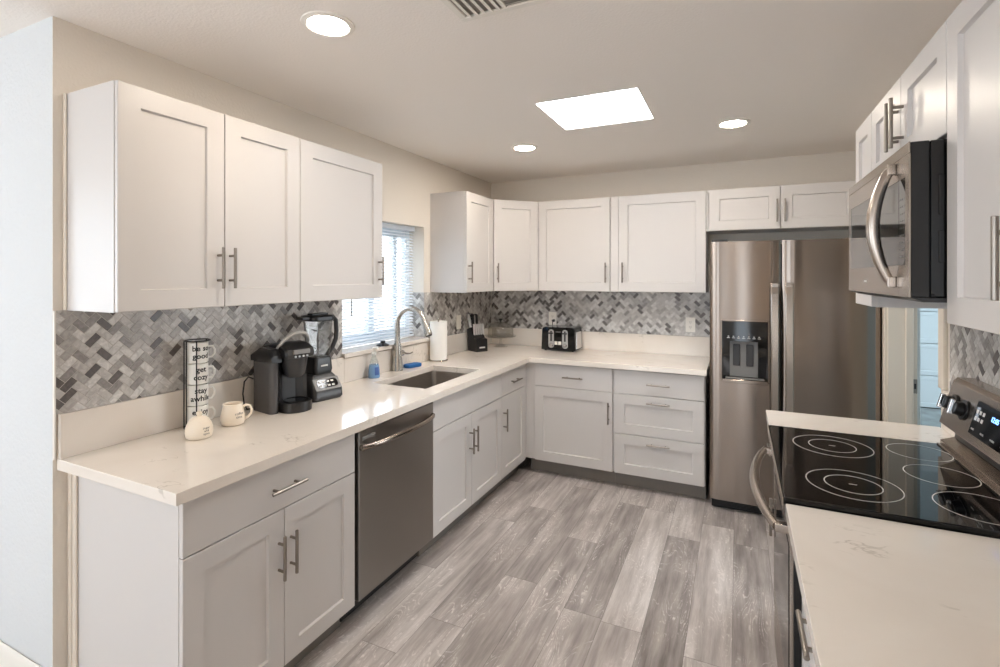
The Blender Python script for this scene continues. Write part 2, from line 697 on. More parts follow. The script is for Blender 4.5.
# ------------------------------------------------------------------ room shell
def build_room():
    bm = bmesh.new()
    bx(bm, -3.2, W + 0.15, -4.2, YW + 0.1, -0.12, 0)
    bx(bm, -0.2, W + 0.15, YW + 0.1, YB + 0.2, -0.12, 0)
    struct('floor', bm, M['floor'], 'grey wood-look plank floor')
    # ceiling with the skylight opening
    sx0, sx1, sy0, sy1 = 1.172, 1.703, 1.93, 2.455
    bm = bmesh.new()
    T = H + 0.14
    bx(bm, -3.2, sx0, -4.2, YW + 0.1, H, T)
    bx(bm, -0.2, sx0, YW + 0.1, YB + 0.2, H, T)
    bx(bm, sx1, W + 0.15, -4.2, YB + 0.2, H, T)
    bx(bm, sx0, sx1, -4.2, sy0, H, T)
    bx(bm, sx0, sx1, sy1, YB + 0.2, H, T)
    struct('ceiling', bm, M['ceiling'], 'beige textured ceiling')
    bm = bmesh.new()
    for a in ((sx0, sx0 + 0.008, sy0, sy1), (sx1 - 0.008, sx1, sy0, sy1), (sx0, sx1, sy0, sy0 + 0.008), (sx0, sx1, sy1 - 0.008, sy1)):
        bx(bm, a[0], a[1], a[2], a[3], H + 0.001, H + 0.10)
    sk = struct('window_2', bm, M['trimwhite'], 'bright square skylight in the ceiling')
    bm = bmesh.new()
    bx(bm, sx0 + 0.008, sx1 - 0.008, sy0 + 0.008, sy1 - 0.008, H + 0.012, H + 0.024)
    obj('diffuser', bm, M['skylens'], sk)
    # left wall with the window opening
    wy0, wy1, wz0, wz1 = 1.80, 2.67, 1.062, 1.915
    T = 0.20
    bm = bmesh.new()
    bx(bm, -T, 0, YW + 0.10, wy0, 0, H)
    bx(bm, -T, 0, wy1, YB + 0.2, 0, H)
    bx(bm, -T, 0, wy0, wy1, 0, wz0)
    bx(bm, -T, 0, wy0, wy1, wz1, H)
    struct('wall_left', bm, M['wall'], 'greige wall behind the long counter')
    bm = bmesh.new()
    bx(bm, -3.2, -0.001, YW, YW + 0.10, 0, H)
    struct('wall_entry', bm, M['wall_cool'], 'white textured wall at the left edge')
    bm = bmesh.new()
    bx(bm, -0.001, 0.0, YW, YW + 0.10, 0, H)
    struct('wall_corner', bm, M['wall'])
    bm = bmesh.new()
    prism(bm, [(YW, 0), (YW, 0.180), (YW - 0.006, 0.186), (YW - 0.014, 0.165), (YW - 0.014, 0)], 'x', -3.0, 0.0)
    struct('baseboard_left', bm, M['trimwhite'], 'white baseboard at the left wall')
    bm = bmesh.new()
    bx(bm, 0, W + 0.15, YB, YB + 0.2, 0, H)
    struct('wall_back', bm, M['wall'], 'greige wall behind the back counter')
    # right wall with the garage doorway
    oy0, oy1, oz = 2.215, 3.085, 2.06
    bm = bmesh.new()
    bx(bm, W, W + 0.13, -4.2, oy0, 0, H)
    bx(bm, W, W + 0.13, oy1 + 0.0, YB, 0, H)
    bx(bm, W, W + 0.13, oy0, oy1, oz, H)
    struct('wall_right', bm, M['wall'], 'greige wall behind the range')
    # doorway: jambs, stop, casing
    bm = bmesh.new()
    jt = 0.018
    for y0, y1 in ((oy0, oy0 + jt), (oy1 - jt, oy1)):
        bx(bm, W - 0.002, W + 0.132, y0, y1, 0, oz, 0.001)
    bx(bm, W - 0.002, W + 0.132, oy0 + jt, oy1 - jt, oz - jt, oz, 0.001)
    # casing around the opening on the kitchen side
    for y0, y1 in ((oy0 - 0.058, oy0 + 0.006), (oy1 - 0.006, oy1 + 0.045)):
        bx(bm, W - 0.016, W, y0, y1, 0 if y0 > 3 else CT + 0.16, oz + 0.06, 0.003)
    bx(bm, W - 0.016, W, oy0 + 0.006, oy1 - 0.006, oz - 0.006, oz + 0.06, 0.003)
    dr = struct('door_1', bm, M['casing'], 'doorway to the garage beside the refrigerator')
    bm = bmesh.new()
    bx(bm, W + 0.078, W + 0.112, oy1 - jt - 0.012, oy1 - jt, 0, oz - jt, 0.002)
    bx(bm, W + 0.078, W + 0.112, oy0 + jt, oy0 + jt + 0.012, 0, oz - jt, 0.002)
    obj('door_stop', bm, M['casing'], dr)
    bm = bmesh.new()
    bx(bm, W + 0.113, W + 0.131, oy1 - jt - 0.002, oy1 - jt, 0.885, 0.965)
    bx(bm, W + 0.117, W + 0.126, oy1 - jt - 0.0025, oy1 - jt, 0.91, 0.94, mi=1)
    obj('strike_plate', bm, [M['nickel'], M['black']], dr)
    # living room behind the camera
    bm = bmesh.new()
    Y = -4.0
    for a in ((-3.2, -2.2, 0, H), (-0.4, 0.1, 0, H), (1.4, 1.7, 0, H), (1.82, 2.09, 0, H), (2.31, W, 0, H), (-2.2, -0.4, 0, 0.65), (-2.2, -0.4, 2.25, H), (0.1, 1.4, 0, 0.65), (0.1, 1.4, 2.25, H), (2.09, 2.31, 0, 0.15), (2.09, 2.31, 2.25, H), (1.7, 1.82, 0, 0.15), (1.7, 1.82, 2.25, H)):  # the narrow slots are made up to suit the streak lights
        bx(bm, a[0], a[1], Y - 0.2, Y, a[2], a[3])
    struct('wall_rear', bm, M['wall'])
    bm = bmesh.new()
    X = -3.0
    for a in ((-4.0, -2.9, 0, H), (-0.7, YW, 0, H), (-2.9, -0.7, 0, 0.65), (-2.9, -0.7, 2.25, H)):
        bx(bm, X - 0.2, X, a[0], a[1], a[2], a[3])
    struct('wall_living', bm, M['wall'])
    # garage
    bm = bmesh.new()
    bx(bm, W + 0.15, 8.2, 0.5, 9.9, -0.16, -0.05)
    struct('floor_garage', bm, M['garagefloor'], 'smooth grey concrete garage floor')
    bm = bmesh.new()
    GY = 7.3
    bx(bm, W + 0.13, 8.2, GY + 0.06, GY + 0.2, -0.05, 2.8)
    bx(bm, 8.0, 8.2, 0.5, GY + 0.06, -0.05, 0.9)
    bx(bm, 8.0, 8.2, 0.5, GY + 0.06, 2.4, 2.8)
    bx(bm, 8.0, 8.2, 0.5, 3.8, 0.9, 2.4)
    bx(bm, 8.0, 8.2, 6.2, GY + 0.06, 0.9, 2.4)
    bx(bm, W + 0.13, 8.2, 0.3, 0.5, -0.05, 2.8)
    bx(bm, W + 0.13, 8.2, 0.3, GY + 0.2, 2.7, 2.8)
    bx(bm, W + 0.06, W + 0.13, YB + 0.2, GY + 0.2, -0.05, 2.8)
    bx(bm, W + 0.13, W + 0.15, 0.5, oy0, -0.05, 2.8)
    bx(bm, W + 0.13, W + 0.15, oy1, YB + 0.2, -0.05, 2.8)
    bx(bm, W + 0.13, W + 0.15, oy0, oy1, oz, 2.8)
    bx(bm, W + 0.131, W + 0.15, oy0, oy1, -0.05, 0.0)
    struct('wall_garage', bm, M['garagewall'], 'pale garage wall')
    gd = thing('garage_door', 'pale blue sectional garage door seen through the doorway', 'garage door', (5.0, GY, -0.05))
    z = -0.045
    for k in range(5):
        bm = bmesh.new()
        zt = z + 0.39
        door_mesh(bm, 3.25, 7.4, z + 0.004, zt - 0.004, GY, 0.04, 0.05, depth=0.006)
        obj('panel', bm, M['garagedoor'], gd, world=True)
        z = zt
    bm = bmesh.new()
    bx(bm, 3.25, 7.4, GY - 0.045, GY + 0.005, -0.05, -0.041)
    obj('bottom_seal', bm, M['black'], gd, world=True)
    # outside
    bm = bmesh.new()
    bx(bm, -14, -0.2, -3.0, 12.0, -0.35, -0.2)
    struct('ground', bm, M['ground'], 'pale gravel yard outside the window')
    bm = bmesh.new()
    bx(bm, -7.2, -7.0, -2.0, 14.0, -0.2, 1.45)
    bx(bm, -7.24, -6.96, -2.0, 14.0, 1.45, 1.52)
    struct('wall_yard', bm, M['stucco'], 'pale stucco yard wall seen through the blind')


# ------------------------------------------------------------------ cabinets
def door_mesh(bm, x0, x1, z0, z1, y=0.0, t=DT, fr=None, depth=0.0105, e=0.0015):
    """slab front (fr None) or framed panel front, facing -y; back lies on y"""
    def rect(i, yy):
        return [(x0 + i, yy, z0 + i), (x1 - i, yy, z0 + i), (x1 - i, yy, z1 - i), (x0 + i, yy, z1 - i)]
    rs = [rect(0, y), rect(0, y - t + e), rect(e, y - t)]
    if fr:
        rs += [rect(fr, y - t), rect(fr + 0.003, y - t + depth)]
    rings_loft(bm, rs)


def handle_bm(cx, cz, vert, y=-DT, ln=0.158):
    bm = bmesh.new()
    yb = y - 0.032
    h = ln / 2
    p = 0.048
    if vert:
        cyl(bm, (cx, yb, cz - h), (cx, yb, cz + h), 0.006, n=14, bev=0.001)
        for s in (-p, p):
            cyl(bm, (cx, y, cz + s), (cx, yb, cz + s), 0.005, n=10)
    else:
        cyl(bm, (cx - h, yb, cz), (cx + h, yb, cz), 0.006, n=14, bev=0.001)
        for s in (-p, p):
            cyl(bm, (cx + s, y, cz), (cx + s, yb, cz), 0.005, n=10)
    return bm


def front(root, kind, x0, x1, z0, z1, handle=None, fr=0.066):
    """one door or drawer front with its handle: handle = (cx, cz, vertical)"""
    bm = bmesh.new()
    door_mesh(bm, x0, x1, z0, z1, fr=None if kind in ('drawer_slab', 'false_front') else fr)
    name = {'door': 'door', 'drawer': 'drawer', 'drawer_slab': 'drawer', 'false_front': 'false_front'}[kind]
    o = obj(name, bm, M['white'], root)
    if handle:
        obj('handle', handle_bm(*handle), M['nickel'], o)
    return o


def carcass(root, w, d, z0, z1, top=True, tk=True, sides=0.0):
    bm = bmesh.new()
    t = 0.016
    y0 = 0.0005
    bx(bm, 0, t, y0, d, z0, z1)
    bx(bm, w - t, w, y0, d, z0, z1)
    bx(bm, t, w - t, y0, d, z0, z0 + t)
    bx(bm, t, w - t, d - t, d, z0 + t, z1 - t)
    if top:
        bx(bm, t, w - t, y0, d, z1 - t, z1)
    else:
        bx(bm, t, w - t, d - t, d, z1 - t, z1)
        bx(bm, t, w - t, y0, y0 + 0.02, z1 - 0.03, z1)
    obj('carcass', bm, M['white'], root)
    if tk:
        bm = bmesh.new()
        bx(bm, 0, w, 0.07, 0.086, 0.0, z0)
        bx(bm, 0, 0.016, 0.086, d, 0.0, z0)
        bx(bm, w - 0.016, w, 0.086, d, 0.0, z0)
        obj('toe_kick', bm, M['toe'], root)


BZ0, BZ1 = 0.1165, CB - 0.001
DZ = 0.696   # gap between the drawer row and the doors
G = 0.0015


def base_left():
    fx = BD + 0.002   # front plane of carcasses at x
    # A: drawer over two doors, by the free end
    y0, y1 = 0.452, 1.2045
    w = y1 - y0
    r = thing('base_cabinet', 'white base cabinet at the free end of the long counter, drawer over two doors', 'cabinet', (fx, y0, 0), 90, 'shaker base cabinets')
    carcass(r, w, BD, BZ0, BZ1)
    m = 0.376
    front(r, 'drawer_slab', G, w - G, DZ + 0.002, 0.868, (w / 2, 0.778, False))
    front(r, 'door', G, m - G, BZ0, DZ - 0.002, (m - 0.026, 0.53, True))
    front(r, 'door', m + G, w - G, BZ0, DZ - 0.002, (m + 0.028, 0.53, True))
    bm = bmesh.new()
    bx(bm, -0.008, -0.0005, BD - 0.028, BD - 0.004, 0.0, BZ1, 0.002)
    bx(bm, -0.008, -0.0005, BD - 0.058, BD - 0.034, 0.0, BZ1, 0.002)
    obj('scribe_molding', bm, M['casing'], r)
    # sink cabinet
    y0, y1 = 1.8175, 2.7055
    w = y1 - y0
    r = thing('base_cabinet', 'white base cabinet under the sink with two doors and a plain panel', 'cabinet', (fx, y0, 0), 90, 'shaker base cabinets')
    carcass(r, w, BD, BZ0, BZ1, top=False)
    m = 0.447
    front(r, 'false_front', G, w - G, DZ + 0.002, 0.868)
    front(r, 'door', G, m - G, BZ0, DZ - 0.002, (m - 0.028, 0.53, True))
    front(r, 'door', m + G, w - G, BZ0, DZ - 0.002, (m + 0.028, 0.53, True))
    # narrow cabinet in the corner
    y0, y1 = 2.7065, 3.1985
    w = y1 - y0
    r = thing('base_cabinet', 'narrow white base cabinet in the inner corner right of the sink', 'cabinet', (fx, y0, 0), 90, 'shaker base cabinets')
    carcass(r, w, BD, BZ0, BZ1)
    dw = 0.436
    front(r, 'drawer_slab', G, dw - G, DZ + 0.002, 0.868, (dw / 2, 0.778, False))
    front(r, 'door', G, dw - G, BZ0, DZ - 0.002, (0.03, 0.53, True))
    bm = bmesh.new()
    bx(bm, dw + G, w, -0.004, 0.0, BZ0, 0.868)
    obj('filler', bm, M['white'], r)


def base_back():
    fy = YB - BD - 0.002
    x0, x1 = 0.627, 1.2995
    w = x1 - x0
    r = thing('base_cabinet', 'white base cabinet below the toaster, one drawer over one wide door', 'cabinet', (x0, fy, 0), 0, 'shaker base cabinets')
    carcass(r, w, BD, BZ0, BZ1)
    s = 0.061
    bm = bmesh.new()
    bx(bm, -0.0135, s - G, -0.004, 0.0, BZ0, 0.868)
    obj('filler', bm, M['white'], r)
    front(r, 'drawer_slab', s + G, w - G, DZ + 0.002, 0.868, (0.375, 0.78, False))
    front(r, 'door', s + G, w - G, BZ0, DZ - 0.002, (w - 0.028, 0.545, True), fr=0.072)
    x0, x1 = 1.3005, 1.928
    w = x1 - x0
    r = thing('base_cabinet', 'white base cabinet of three stacked drawers beside the refrigerator', 'cabinet', (x0, fy, 0), 0, 'shaker base cabinets')
    carcass(r, w, BD, BZ0, BZ1)
    front(r, 'drawer_slab', 0.012, w - 0.006, DZ + 0.002, 0.868, (w / 2 + 0.008, 0.78, False))
    front(r, 'drawer', 0.012, w - 0.006, 0.408, DZ - 0.002, (w / 2 + 0.008, 0.648, False), fr=0.072)
    front(r, 'drawer', 0.012, w - 0.006, BZ0, 0.404, (w / 2 + 0.008, 0.356, False), fr=0.072)


def base_right():
    fx = W - BD - 0.002
    # rz -90: local x runs towards -y
    y1, y0 = 1.092, 0.50
    w = y1 - y0
    r = thing('base_cabinet', 'white base cabinet on the camera side of the range', 'cabinet', (fx, y1, 0), -90, 'shaker base cabinets')
    carcass(r, w, BD, BZ0, BZ1)
    front(r, 'drawer_slab', G, w - G, DZ + 0.002, 0.868, (0.335, 0.772, False))
    front(r, 'door', G, w / 2 - G, BZ0, DZ - 0.002, (w / 2 - 0.028, 0.53, True))
    front(r, 'door', w / 2 + G, w - G, BZ0, DZ - 0.002, (w / 2 + 0.028, 0.53, True))
    y1, y0 = 0.499, 0.0
    w = y1 - y0
    r = thing('base_cabinet', 'white base cabinet at the near end of the right counter', 'cabinet', (fx, y1, 0), -90, 'shaker base cabinets')
    carcass(r, w, BD, BZ0, BZ1)
    front(r, 'drawer_slab', G, w - G, DZ + 0.002, 0.868, (w / 2, 0.778, False))
    front(r, 'door', G, w - G, BZ0, DZ - 0.002, (0.03, 0.53, True))
    y1, y0 = 2.172, 1.874
    w = y1 - y0
    r = thing('base_cabinet', 'narrow white base cabinet between the range and the garage doorway', 'cabinet', (fx, y1, 0), -90, 'shaker base cabinets')
    carcass(r, w, BD, BZ0, BZ1)
    front(r, 'drawer_slab', G, w - G, DZ + 0.002, 0.868, (w / 2, 0.778, False))
    front(r, 'door', G, w - G, BZ0, DZ - 0.002, (w - 0.03, 0.53, True))


def uppers():
    HZ = UB + 0.151
    # left run
    y0, y1 = 0.4376, 1.1895
    w = y1 - y0
    fx = UD
    g = 'shaker wall cabinets'
    r = thing('wall_cabinet', 'white two-door wall cabinet nearest the left edge, above the mug stack', 'cabinet', (fx, y0, UB), 90, g)
    carcass(r, w, UD - 0.001, 0, UT - UB, tk=False)
    zt = UT - UB
    m = 0.3775
    front(r, 'door', 0.002, m - G, 0.002, zt - 0.002, (m - 0.028, 0.151, True), fr=0.07)
    front(r, 'door', m + G, w - G, 0.002, zt - 0.002, (m + 0.022, 0.151, True), fr=0.07)
    bm = bmesh.new()
    bx(bm, -0.006, -0.0005, UD - 0.022, UD - 0.002, 0.0, zt, 0.002)
    obj('scribe_molding', bm, M['casing'], r)
    y0, y1 = 1.1905, 1.781
    w = y1 - y0
    r = thing('wall_cabinet', 'white single-door wall cabinet left of the window', 'cabinet', (fx, y0, UB), 90, g)
    carcass(r, w, UD - 0.001, 0, zt, tk=False)
    front(r, 'door', G, w - 0.002, 0.002, zt - 0.002, (w - 0.034, 0.151, True), fr=0.074)
    # right of the window
    y0, y1 = 2.7538, 3.2045
    w = y1 - y0
    r = thing('wall_cabinet', 'white single-door wall cabinet right of the window, above the paper towel', 'cabinet', (fx, y0, UB), 90, g)
    carcass(r, w, UD - 0.001, 0, zt, tk=False)
    front(r, 'door', 0.002, w - G, 0.002, zt - 0.002, (0.03, 0.151, True), fr=0.07)
    # diagonal corner unit
    r = thing('corner_wall_cabinet', 'white diagonal corner wall cabinet above the knife block', 'cabinet', (0.001, YB - 0.001, UB), 0, g)
    a, d = 0.5965, UD
    yb = YB - 0.001
    pts = [(0, 0), (0, -a), (d, -a), (a, -d), (a, 0)]
    bm = bmesh.new()
    prism(bm, pts, 'z', 0, zt)
    obj('carcass', bm, M['white'], r)
    # diagonal door
    p0, p1 = Vector((d, -a, 0)), Vector((a, -d, 0))
    dd = (p1 - p0)
    ln = dd.length
    dn = dd.normalized()
    out = Vector((dn.y, -dn.x, 0))
    bm = bmesh.new()
    door_mesh(bm, 0.012, ln - 0.012, 0.002, zt - 0.002, y=-0.001, fr=0.07)
    mt = frame_matrix(dn, -out, p0)
    bm.transform(mt)
    dr = obj('door', bm, M['white'], r)
    bm = handle_bm(0.042, 0.151, True)
    bm.transform(mt)
    obj('handle', bm, M['nickel'], dr)
    # back run
    fy = YB - UD
    x0, x1 = 0.5985, 1.2115
    w = x1 - x0
    r = thing('wall_cabinet', 'white single-door wall cabinet above the toaster', 'cabinet', (x0, fy, UB), 0, g)
    carcass(r, w, UD - 0.001, 0, zt, tk=False)
    front(r, 'door', 0.004, w - 0.004, 0.002, zt - 0.002, (w - 0.034, 0.151, True), fr=0.07)
    x0, x1 = 1.2125, 1.9165
    w = x1 - x0
    r = thing('wall_cabinet', 'wide white single-door wall cabinet beside the refrigerator', 'cabinet', (x0, fy, UB), 0, g)
    carcass(r, w, UD - 0.001, 0, zt, tk=False)
    front(r, 'door', 0.064, w - G, 0.002, zt - 0.002, (0.098, 0.151, True), fr=0.072)
    bm = bmesh.new()
    bx(bm, 0.004, 0.061, -0.012, 0.0, 0.0, zt)
    obj('filler', bm, M['white'], r)
    x0, x1 = 1.9175, W - 0.003
    w = x1 - x0
    z0 = 1.8778
    r = thing('wall_cabinet', 'low white two-door wall cabinet over the refrigerator', 'cabinet', (x0, fy, z0), 0, g)
    h = UT - z0
    carcass(r, w, UD - 0.001, 0, h, tk=False)
    m = 2.3955 - x0
    front(r, 'door', 0.02, m - G, 0.002, h - 0.002, (m - 0.022, 0.125, True), fr=0.07)
    front(r, 'door', m + G, 2.852 - x0, 0.002, h - 0.002, (m + 0.026, 0.125, True), fr=0.07)
    bm = bmesh.new()
    bx(bm, 2.855 - x0, w, -0.012, 0.0, 0.0, h)
    obj('filler', bm, M['white'], r)
    # right run (faces -x)
    fx = W - UD
    y1, y0 = 1.0895, 0.33
    w = y1 - y0
    r = thing('wall_cabinet', 'tall white wall cabinet at the right edge, nearest the camera', 'cabinet', (fx, y1, UB), -90, g)
    carcass(r, w, UD - 0.001, 0, zt, tk=False)
    front(r, 'door', 0.002, w / 2 - G, 0.002, zt - 0.002, (w / 2 - 0.03, 0.151, True), fr=0.066)
    front(r, 'door', w / 2 + G, w - G, 0.002, zt - 0.002, (w / 2 + 0.03, 0.151, True), fr=0.066)
    y1, y0 = 1.860, 1.0905
    w = y1 - y0
    z0 = 1.896
    r = thing('wall_cabinet', 'low white two-door wall cabinet above the microwave', 'cabinet', (fx, y1, z0), -90, g)
    h = UT - z0
    carcass(r, w, UD - 0.001, 0, h, tk=False)
    front(r, 'door', G, w / 2 - G, 0.002, h - 0.002, (w / 2 - 0.028, 0.128, True), fr=0.066)
    front(r, 'door', w / 2 + G, w - G, 0.002, h - 0.002, (w / 2 + 0.028, 0.128, True), fr=0.066)
    y1, y0 = 2.150, 1.861
    w = y1 - y0
    r = thing('wall_cabinet', 'narrow white wall cabinet behind the microwave, toward the refrigerator', 'cabinet', (fx, y1, UB), -90, g)
    carcass(r, w, UD - 0.001, 0, zt, tk=False)
    front(r, 'door', G, w - G, 0.002, zt - 0.002, (w - 0.03, 0.151, True), fr=0.066)


# ------------------------------------------------------------------ counters, tile, sink
SINK = (0.165, 0.540, 1.880, 2.540)


def counters():
    XF = 0.656
    t = thing('countertop', 'cream quartz L-shaped countertop running under the window to the refrigerator', 'countertop', (0.3, 0.42, CB))
    bm = bmesh.new()
    y0 = 0.4149
    x0 = 0.002
    yf, ye, xe = YB - XF, YB - 0.002, 1.9385
    sx0, sx1, sy0, sy1 = SINK
    e = 0.003
    # top surface outline (with the sink cut-out bridged by quads)
    z1, z0 = CT, CB

    def slab(a0, a1, b0, b1):
        bx(bm, a0, a1, b0, b1, z0, z1)
    # build as a grid so that the cut-out stays open and the surface continuous
    xs = [x0, sx0, sx1, XF, xe]
    ys = [y0, sy0, sy1, yf, ye]
    V = {}

    def vert(i, j, z):
        k = (i, j, z)
        if k not in V:
            V[k] = bm.verts.new((xs[i], ys[j], z))
        return V[k]
    cells = set()
    for i in range(4):
        for j in range(4):
            if i == 1 and j == 1:
                continue
            if i == 3 and j != 3:
                continue
            cells.add((i, j))
    for (i, j) in cells:
        bm.faces.new([vert(i, j, z1), vert(i + 1, j, z1), vert(i + 1, j + 1, z1), vert(i, j + 1, z1)])
        bm.faces.new([vert(i, j, z0), vert(i, j + 1, z0), vert(i + 1, j + 1, z0), vert(i + 1, j, z0)])
        for di, dj, a, b in ((-1, 0, (0, 0), (0, 1)), (1, 0, (1, 0), (1, 1)), (0, -1, (0, 0), (1, 0)), (0, 1, (0, 1), (1, 1))):
            if (i + di, j + dj) not in cells:
                A, B = (i + a[0], j + a[1]), (i + b[0], j + b[1])
                bm.faces.new([vert(*A, z0), vert(*B, z0), vert(*B, z1), vert(*A, z1)])
    bmesh.ops.recalc_face_normals(bm, faces=bm.faces[:])
    sharp = [ed for ed in bm.edges if len(ed.link_faces) == 2 and ed.calc_face_angle(0) > 1.0]
    bmesh.ops.bevel(bm, geom=sharp, offset=0.0025, segments=2, profile=0.5, affect='EDGES')
    obj('slab', bm, M['quartz'], t, world=True)
    uz = 1.068
    bm = bmesh.new()
    bx(bm, 0.002, 0.021, y0 + 0.002, 1.7995, CT + 0.0002, uz, 0.0015)
    bx(bm, 0.002, 0.021, 1.7995, 2.765, CT + 0.0002, 1.0575, 0.0015)
    bx(bm, 0.002, 0.021, 2.765, YB - 0.022, CT + 0.0002, uz, 0.0015)
    obj('upstand', bm, M['quartz'], t, world=True)
    bm = bmesh.new()
    bx(bm, 0.002, 1.9365, YB - 0.0215, YB - 0.002, CT + 0.0002, uz, 0.0015)
    obj('upstand', bm, M['quartz'], t, world=True)
    # right side pieces
    t = thing('countertop', 'cream quartz countertop in the near right foreground, before the range', 'countertop', (2.57, 0.5, CB))
    bm = bmesh.new()
    bx(bm, W - 0.664, W - 0.002, -0.01, 1.0985, CB, CT, 0.0025, 2)
    obj('slab', bm, M['quartz'], t, world=True)
    bm = bmesh.new()
    bx(bm, W - 0.021, W - 0.002, -0.01, 1.0965, CT + 0.0002, uz, 0.0015)
    obj('upstand', bm, M['quartz'], t, world=True)
    t = thing('countertop', 'short cream quartz countertop strip beyond the range', 'countertop', (2.57, 2.02, CB))
    bm = bmesh.new()
    pts = rrect(W - 0.664, W - 0.018, 1.8715, 2.190, 0.004, 2)
    prism(bm, pts, 'z', CB, CT, bev=0.0015)
    obj('slab', bm, M['quartz'], t, world=True)
    bm = bmesh.new()
    bx(bm, W - 0.021, W - 0.002, 1.8715, 2.155, CT + 0.0002, uz, 0.0015)
    obj('upstand', bm, M['quartz'], t, world=True)


def herringbone(u0, u1, v0, v1, seed, holes=()):
    """tiles in a (u, v) plane, extruded along +w; returns bmesh with x=u y=v z=w"""
    rnd = random.Random(seed)
    bm = bmesh.new()
    tw = 0.0262
    g = 0.0011
    c45 = math.sqrt(0.5)
    th = 0.0022
    n = int(max(u1 - u0, v1 - v0) * 1.6 / tw) + 6
    cu, cv = (u0 + u1) / 2, (v0 + v1) / 2
    pal = [0, 0, 0, 0, 1, 1, 1, 1, 1, 2, 2, 2, 3, 3, 4, 4]
    for i in range(-n, n):
        for j in range(-n, n):
            k = (i - j) % 4
            if k == 0:
                a0, a1, b0, b1 = i, i + 2, j, j + 1
            elif k == 2:
                a0, a1, b0, b1 = i, i + 1, j - 1, j + 1
            else:
                continue
            a0, a1, b0, b1 = a0 * tw + g, a1 * tw - g, b0 * tw + g, b1 * tw - g
            P = []
            for a, b in ((a0, b0), (a1, b0), (a1, b1), (a0, b1)):
                P.append((cu + (a - b) * c45, cv + (a + b) * c45))
            mu = sum(p[0] for p in P) / 4
            mv = sum(p[1] for p in P) / 4
            if mu < u0 - 0.03 or mu > u1 + 0.03 or mv < v0 - 0.03 or mv > v1 + 0.03:
                continue
            mi = rnd.choice(pal)
            e = 0.0009
            top = [(p[0] + (mu - p[0]) * e / 0.02, p[1] + (mv - p[1]) * e / 0.02) for p in P]
            rings_loft(bm, [[(p[0], p[1], 0) for p in P], [(p[0], p[1], th - 0.0006) for p in P], [(p[0], p[1], th) for p in top]], cap0=False, mi=mi)
    for co, no in (((u0, 0, 0), (-1, 0, 0)), ((u1, 0, 0), (1, 0, 0)), ((0, v0, 0), (0, -1, 0)), ((0, v1, 0), (0, 1, 0))):
        bmesh.ops.bisect_plane(bm, geom=bm.verts[:] + bm.edges[:] + bm.faces[:], plane_co=co, plane_no=no, clear_outer=True)
    return bm


def backsplash(name, label, mat4, rects, seed):
    bm = bmesh.new()
    for k, (u0, u1, v0, v1) in enumerate(rects):
        t = herringbone(u0, u1, v0, v1, seed + k)
        bx(bm, u0, u1, v0, v1, -0.004, 0.001, mi=5)
        merge(bm, t)
    bm.transform(mat4)
    o = obj(name, bm, TILE + [M['grout']], smooth=0)
    tag(o, label, 'backsplash', kind='structure')
    return o


def tiles():
    uz = 1.0685
    # left wall: u = y, v = z, out = +x
    mt = Matrix(((0, 0, 1, 0.0045), (1, 0, 0, 0), (0, 1, 0, 0), (0, 0, 0, 1)))
    backsplash('trim_1', 'grey herringbone stone tile behind the coffee maker', mt, [(0.411, 1.7995, uz, UB)], 3)
    backsplash('trim_2', 'grey herringbone stone tile between the window and the corner', mt, [(2.6705, YB - 0.009, 1.0685, UB)], 8)
    bm = bmesh.new()
    bx(bm, 0.0005, 0.0085, 0.4055, 0.4105, CT + 0.001, UB)
    struct('trim_6', bm, M['trimwhite'], 'pale edge strip at the left end of the tile')
    # back wall: u = x, v = z, out = -y
    mt = Matrix(((1, 0, 0, 0), (0, 0, -1, YB - 0.0045), (0, 1, 0, 0), (0, 0, 0, 1)))
    backsplash('trim_3', 'grey herringbone stone tile behind the toaster', mt, [(0.009, 1.94, uz, UB)], 15)
    # right wall: u = -y, v = z, out = -x
    mt = Matrix(((0, 0, -1, W - 0.0045), (-1, 0, 0, 0), (0, 1, 0, 0), (0, 0, 0, 1)))
    backsplash('trim_4', 'grey herringbone stone tile above the range', mt, [(-2.12, -0.0, uz, UB)], 22)
    # right reveal of the window: plane y = 2.67, facing -y, u = x
    mt = Matrix(((1, 0, 0, 0), (0, 0, -1, 2.6695), (0, 1, 0, 0), (0, 0, 0, 1)))
    backsplash('trim_5', 'grey herringbone stone tile on the window reveal', mt, [(-0.125, 0.004, 1.092, UB)], 31)


def sink():
    sx0, sx1, sy0, sy1 = SINK
    t = thing('sink', 'undermount stainless steel sink below the window', 'sink', ((sx0 + sx1) / 2, (sy0 + sy1) / 2, CB))
    o = 0.008
    bm = bmesh.new()
    z1 = CB - 0.0005
    zb = z1 - 0.21

    def R(i, z, r):
        return [(p[0], p[1], z) for p in rrect(sx0 - o + i, sx1 + o - i, sy0 - o + i, sy1 + o - i, r, 5)]
    rings_loft(bm, [R(-0.012, z1, 0.03), R(0, z1, 0.03), R(0.001, z1 - 0.01, 0.03), R(0.006, zb + 0.03, 0.03), R(0.03, zb, 0.03)], cap0=False, cap1=True)
    obj('bowl', bm, M['sinksteel'], t, world=True)
    bm = bmesh.new()
    cx, cy = sx0 + 0.15, (sy0 + sy1) / 2
    lathe(bm, [(0.045, 0.0005), (0.045, 0.004), (0.034, 0.003), (0.03, 0.001)], (cx, cy, zb), 24, cap0=False)
    obj('drain', bm, M['chrome'], t, world=True)


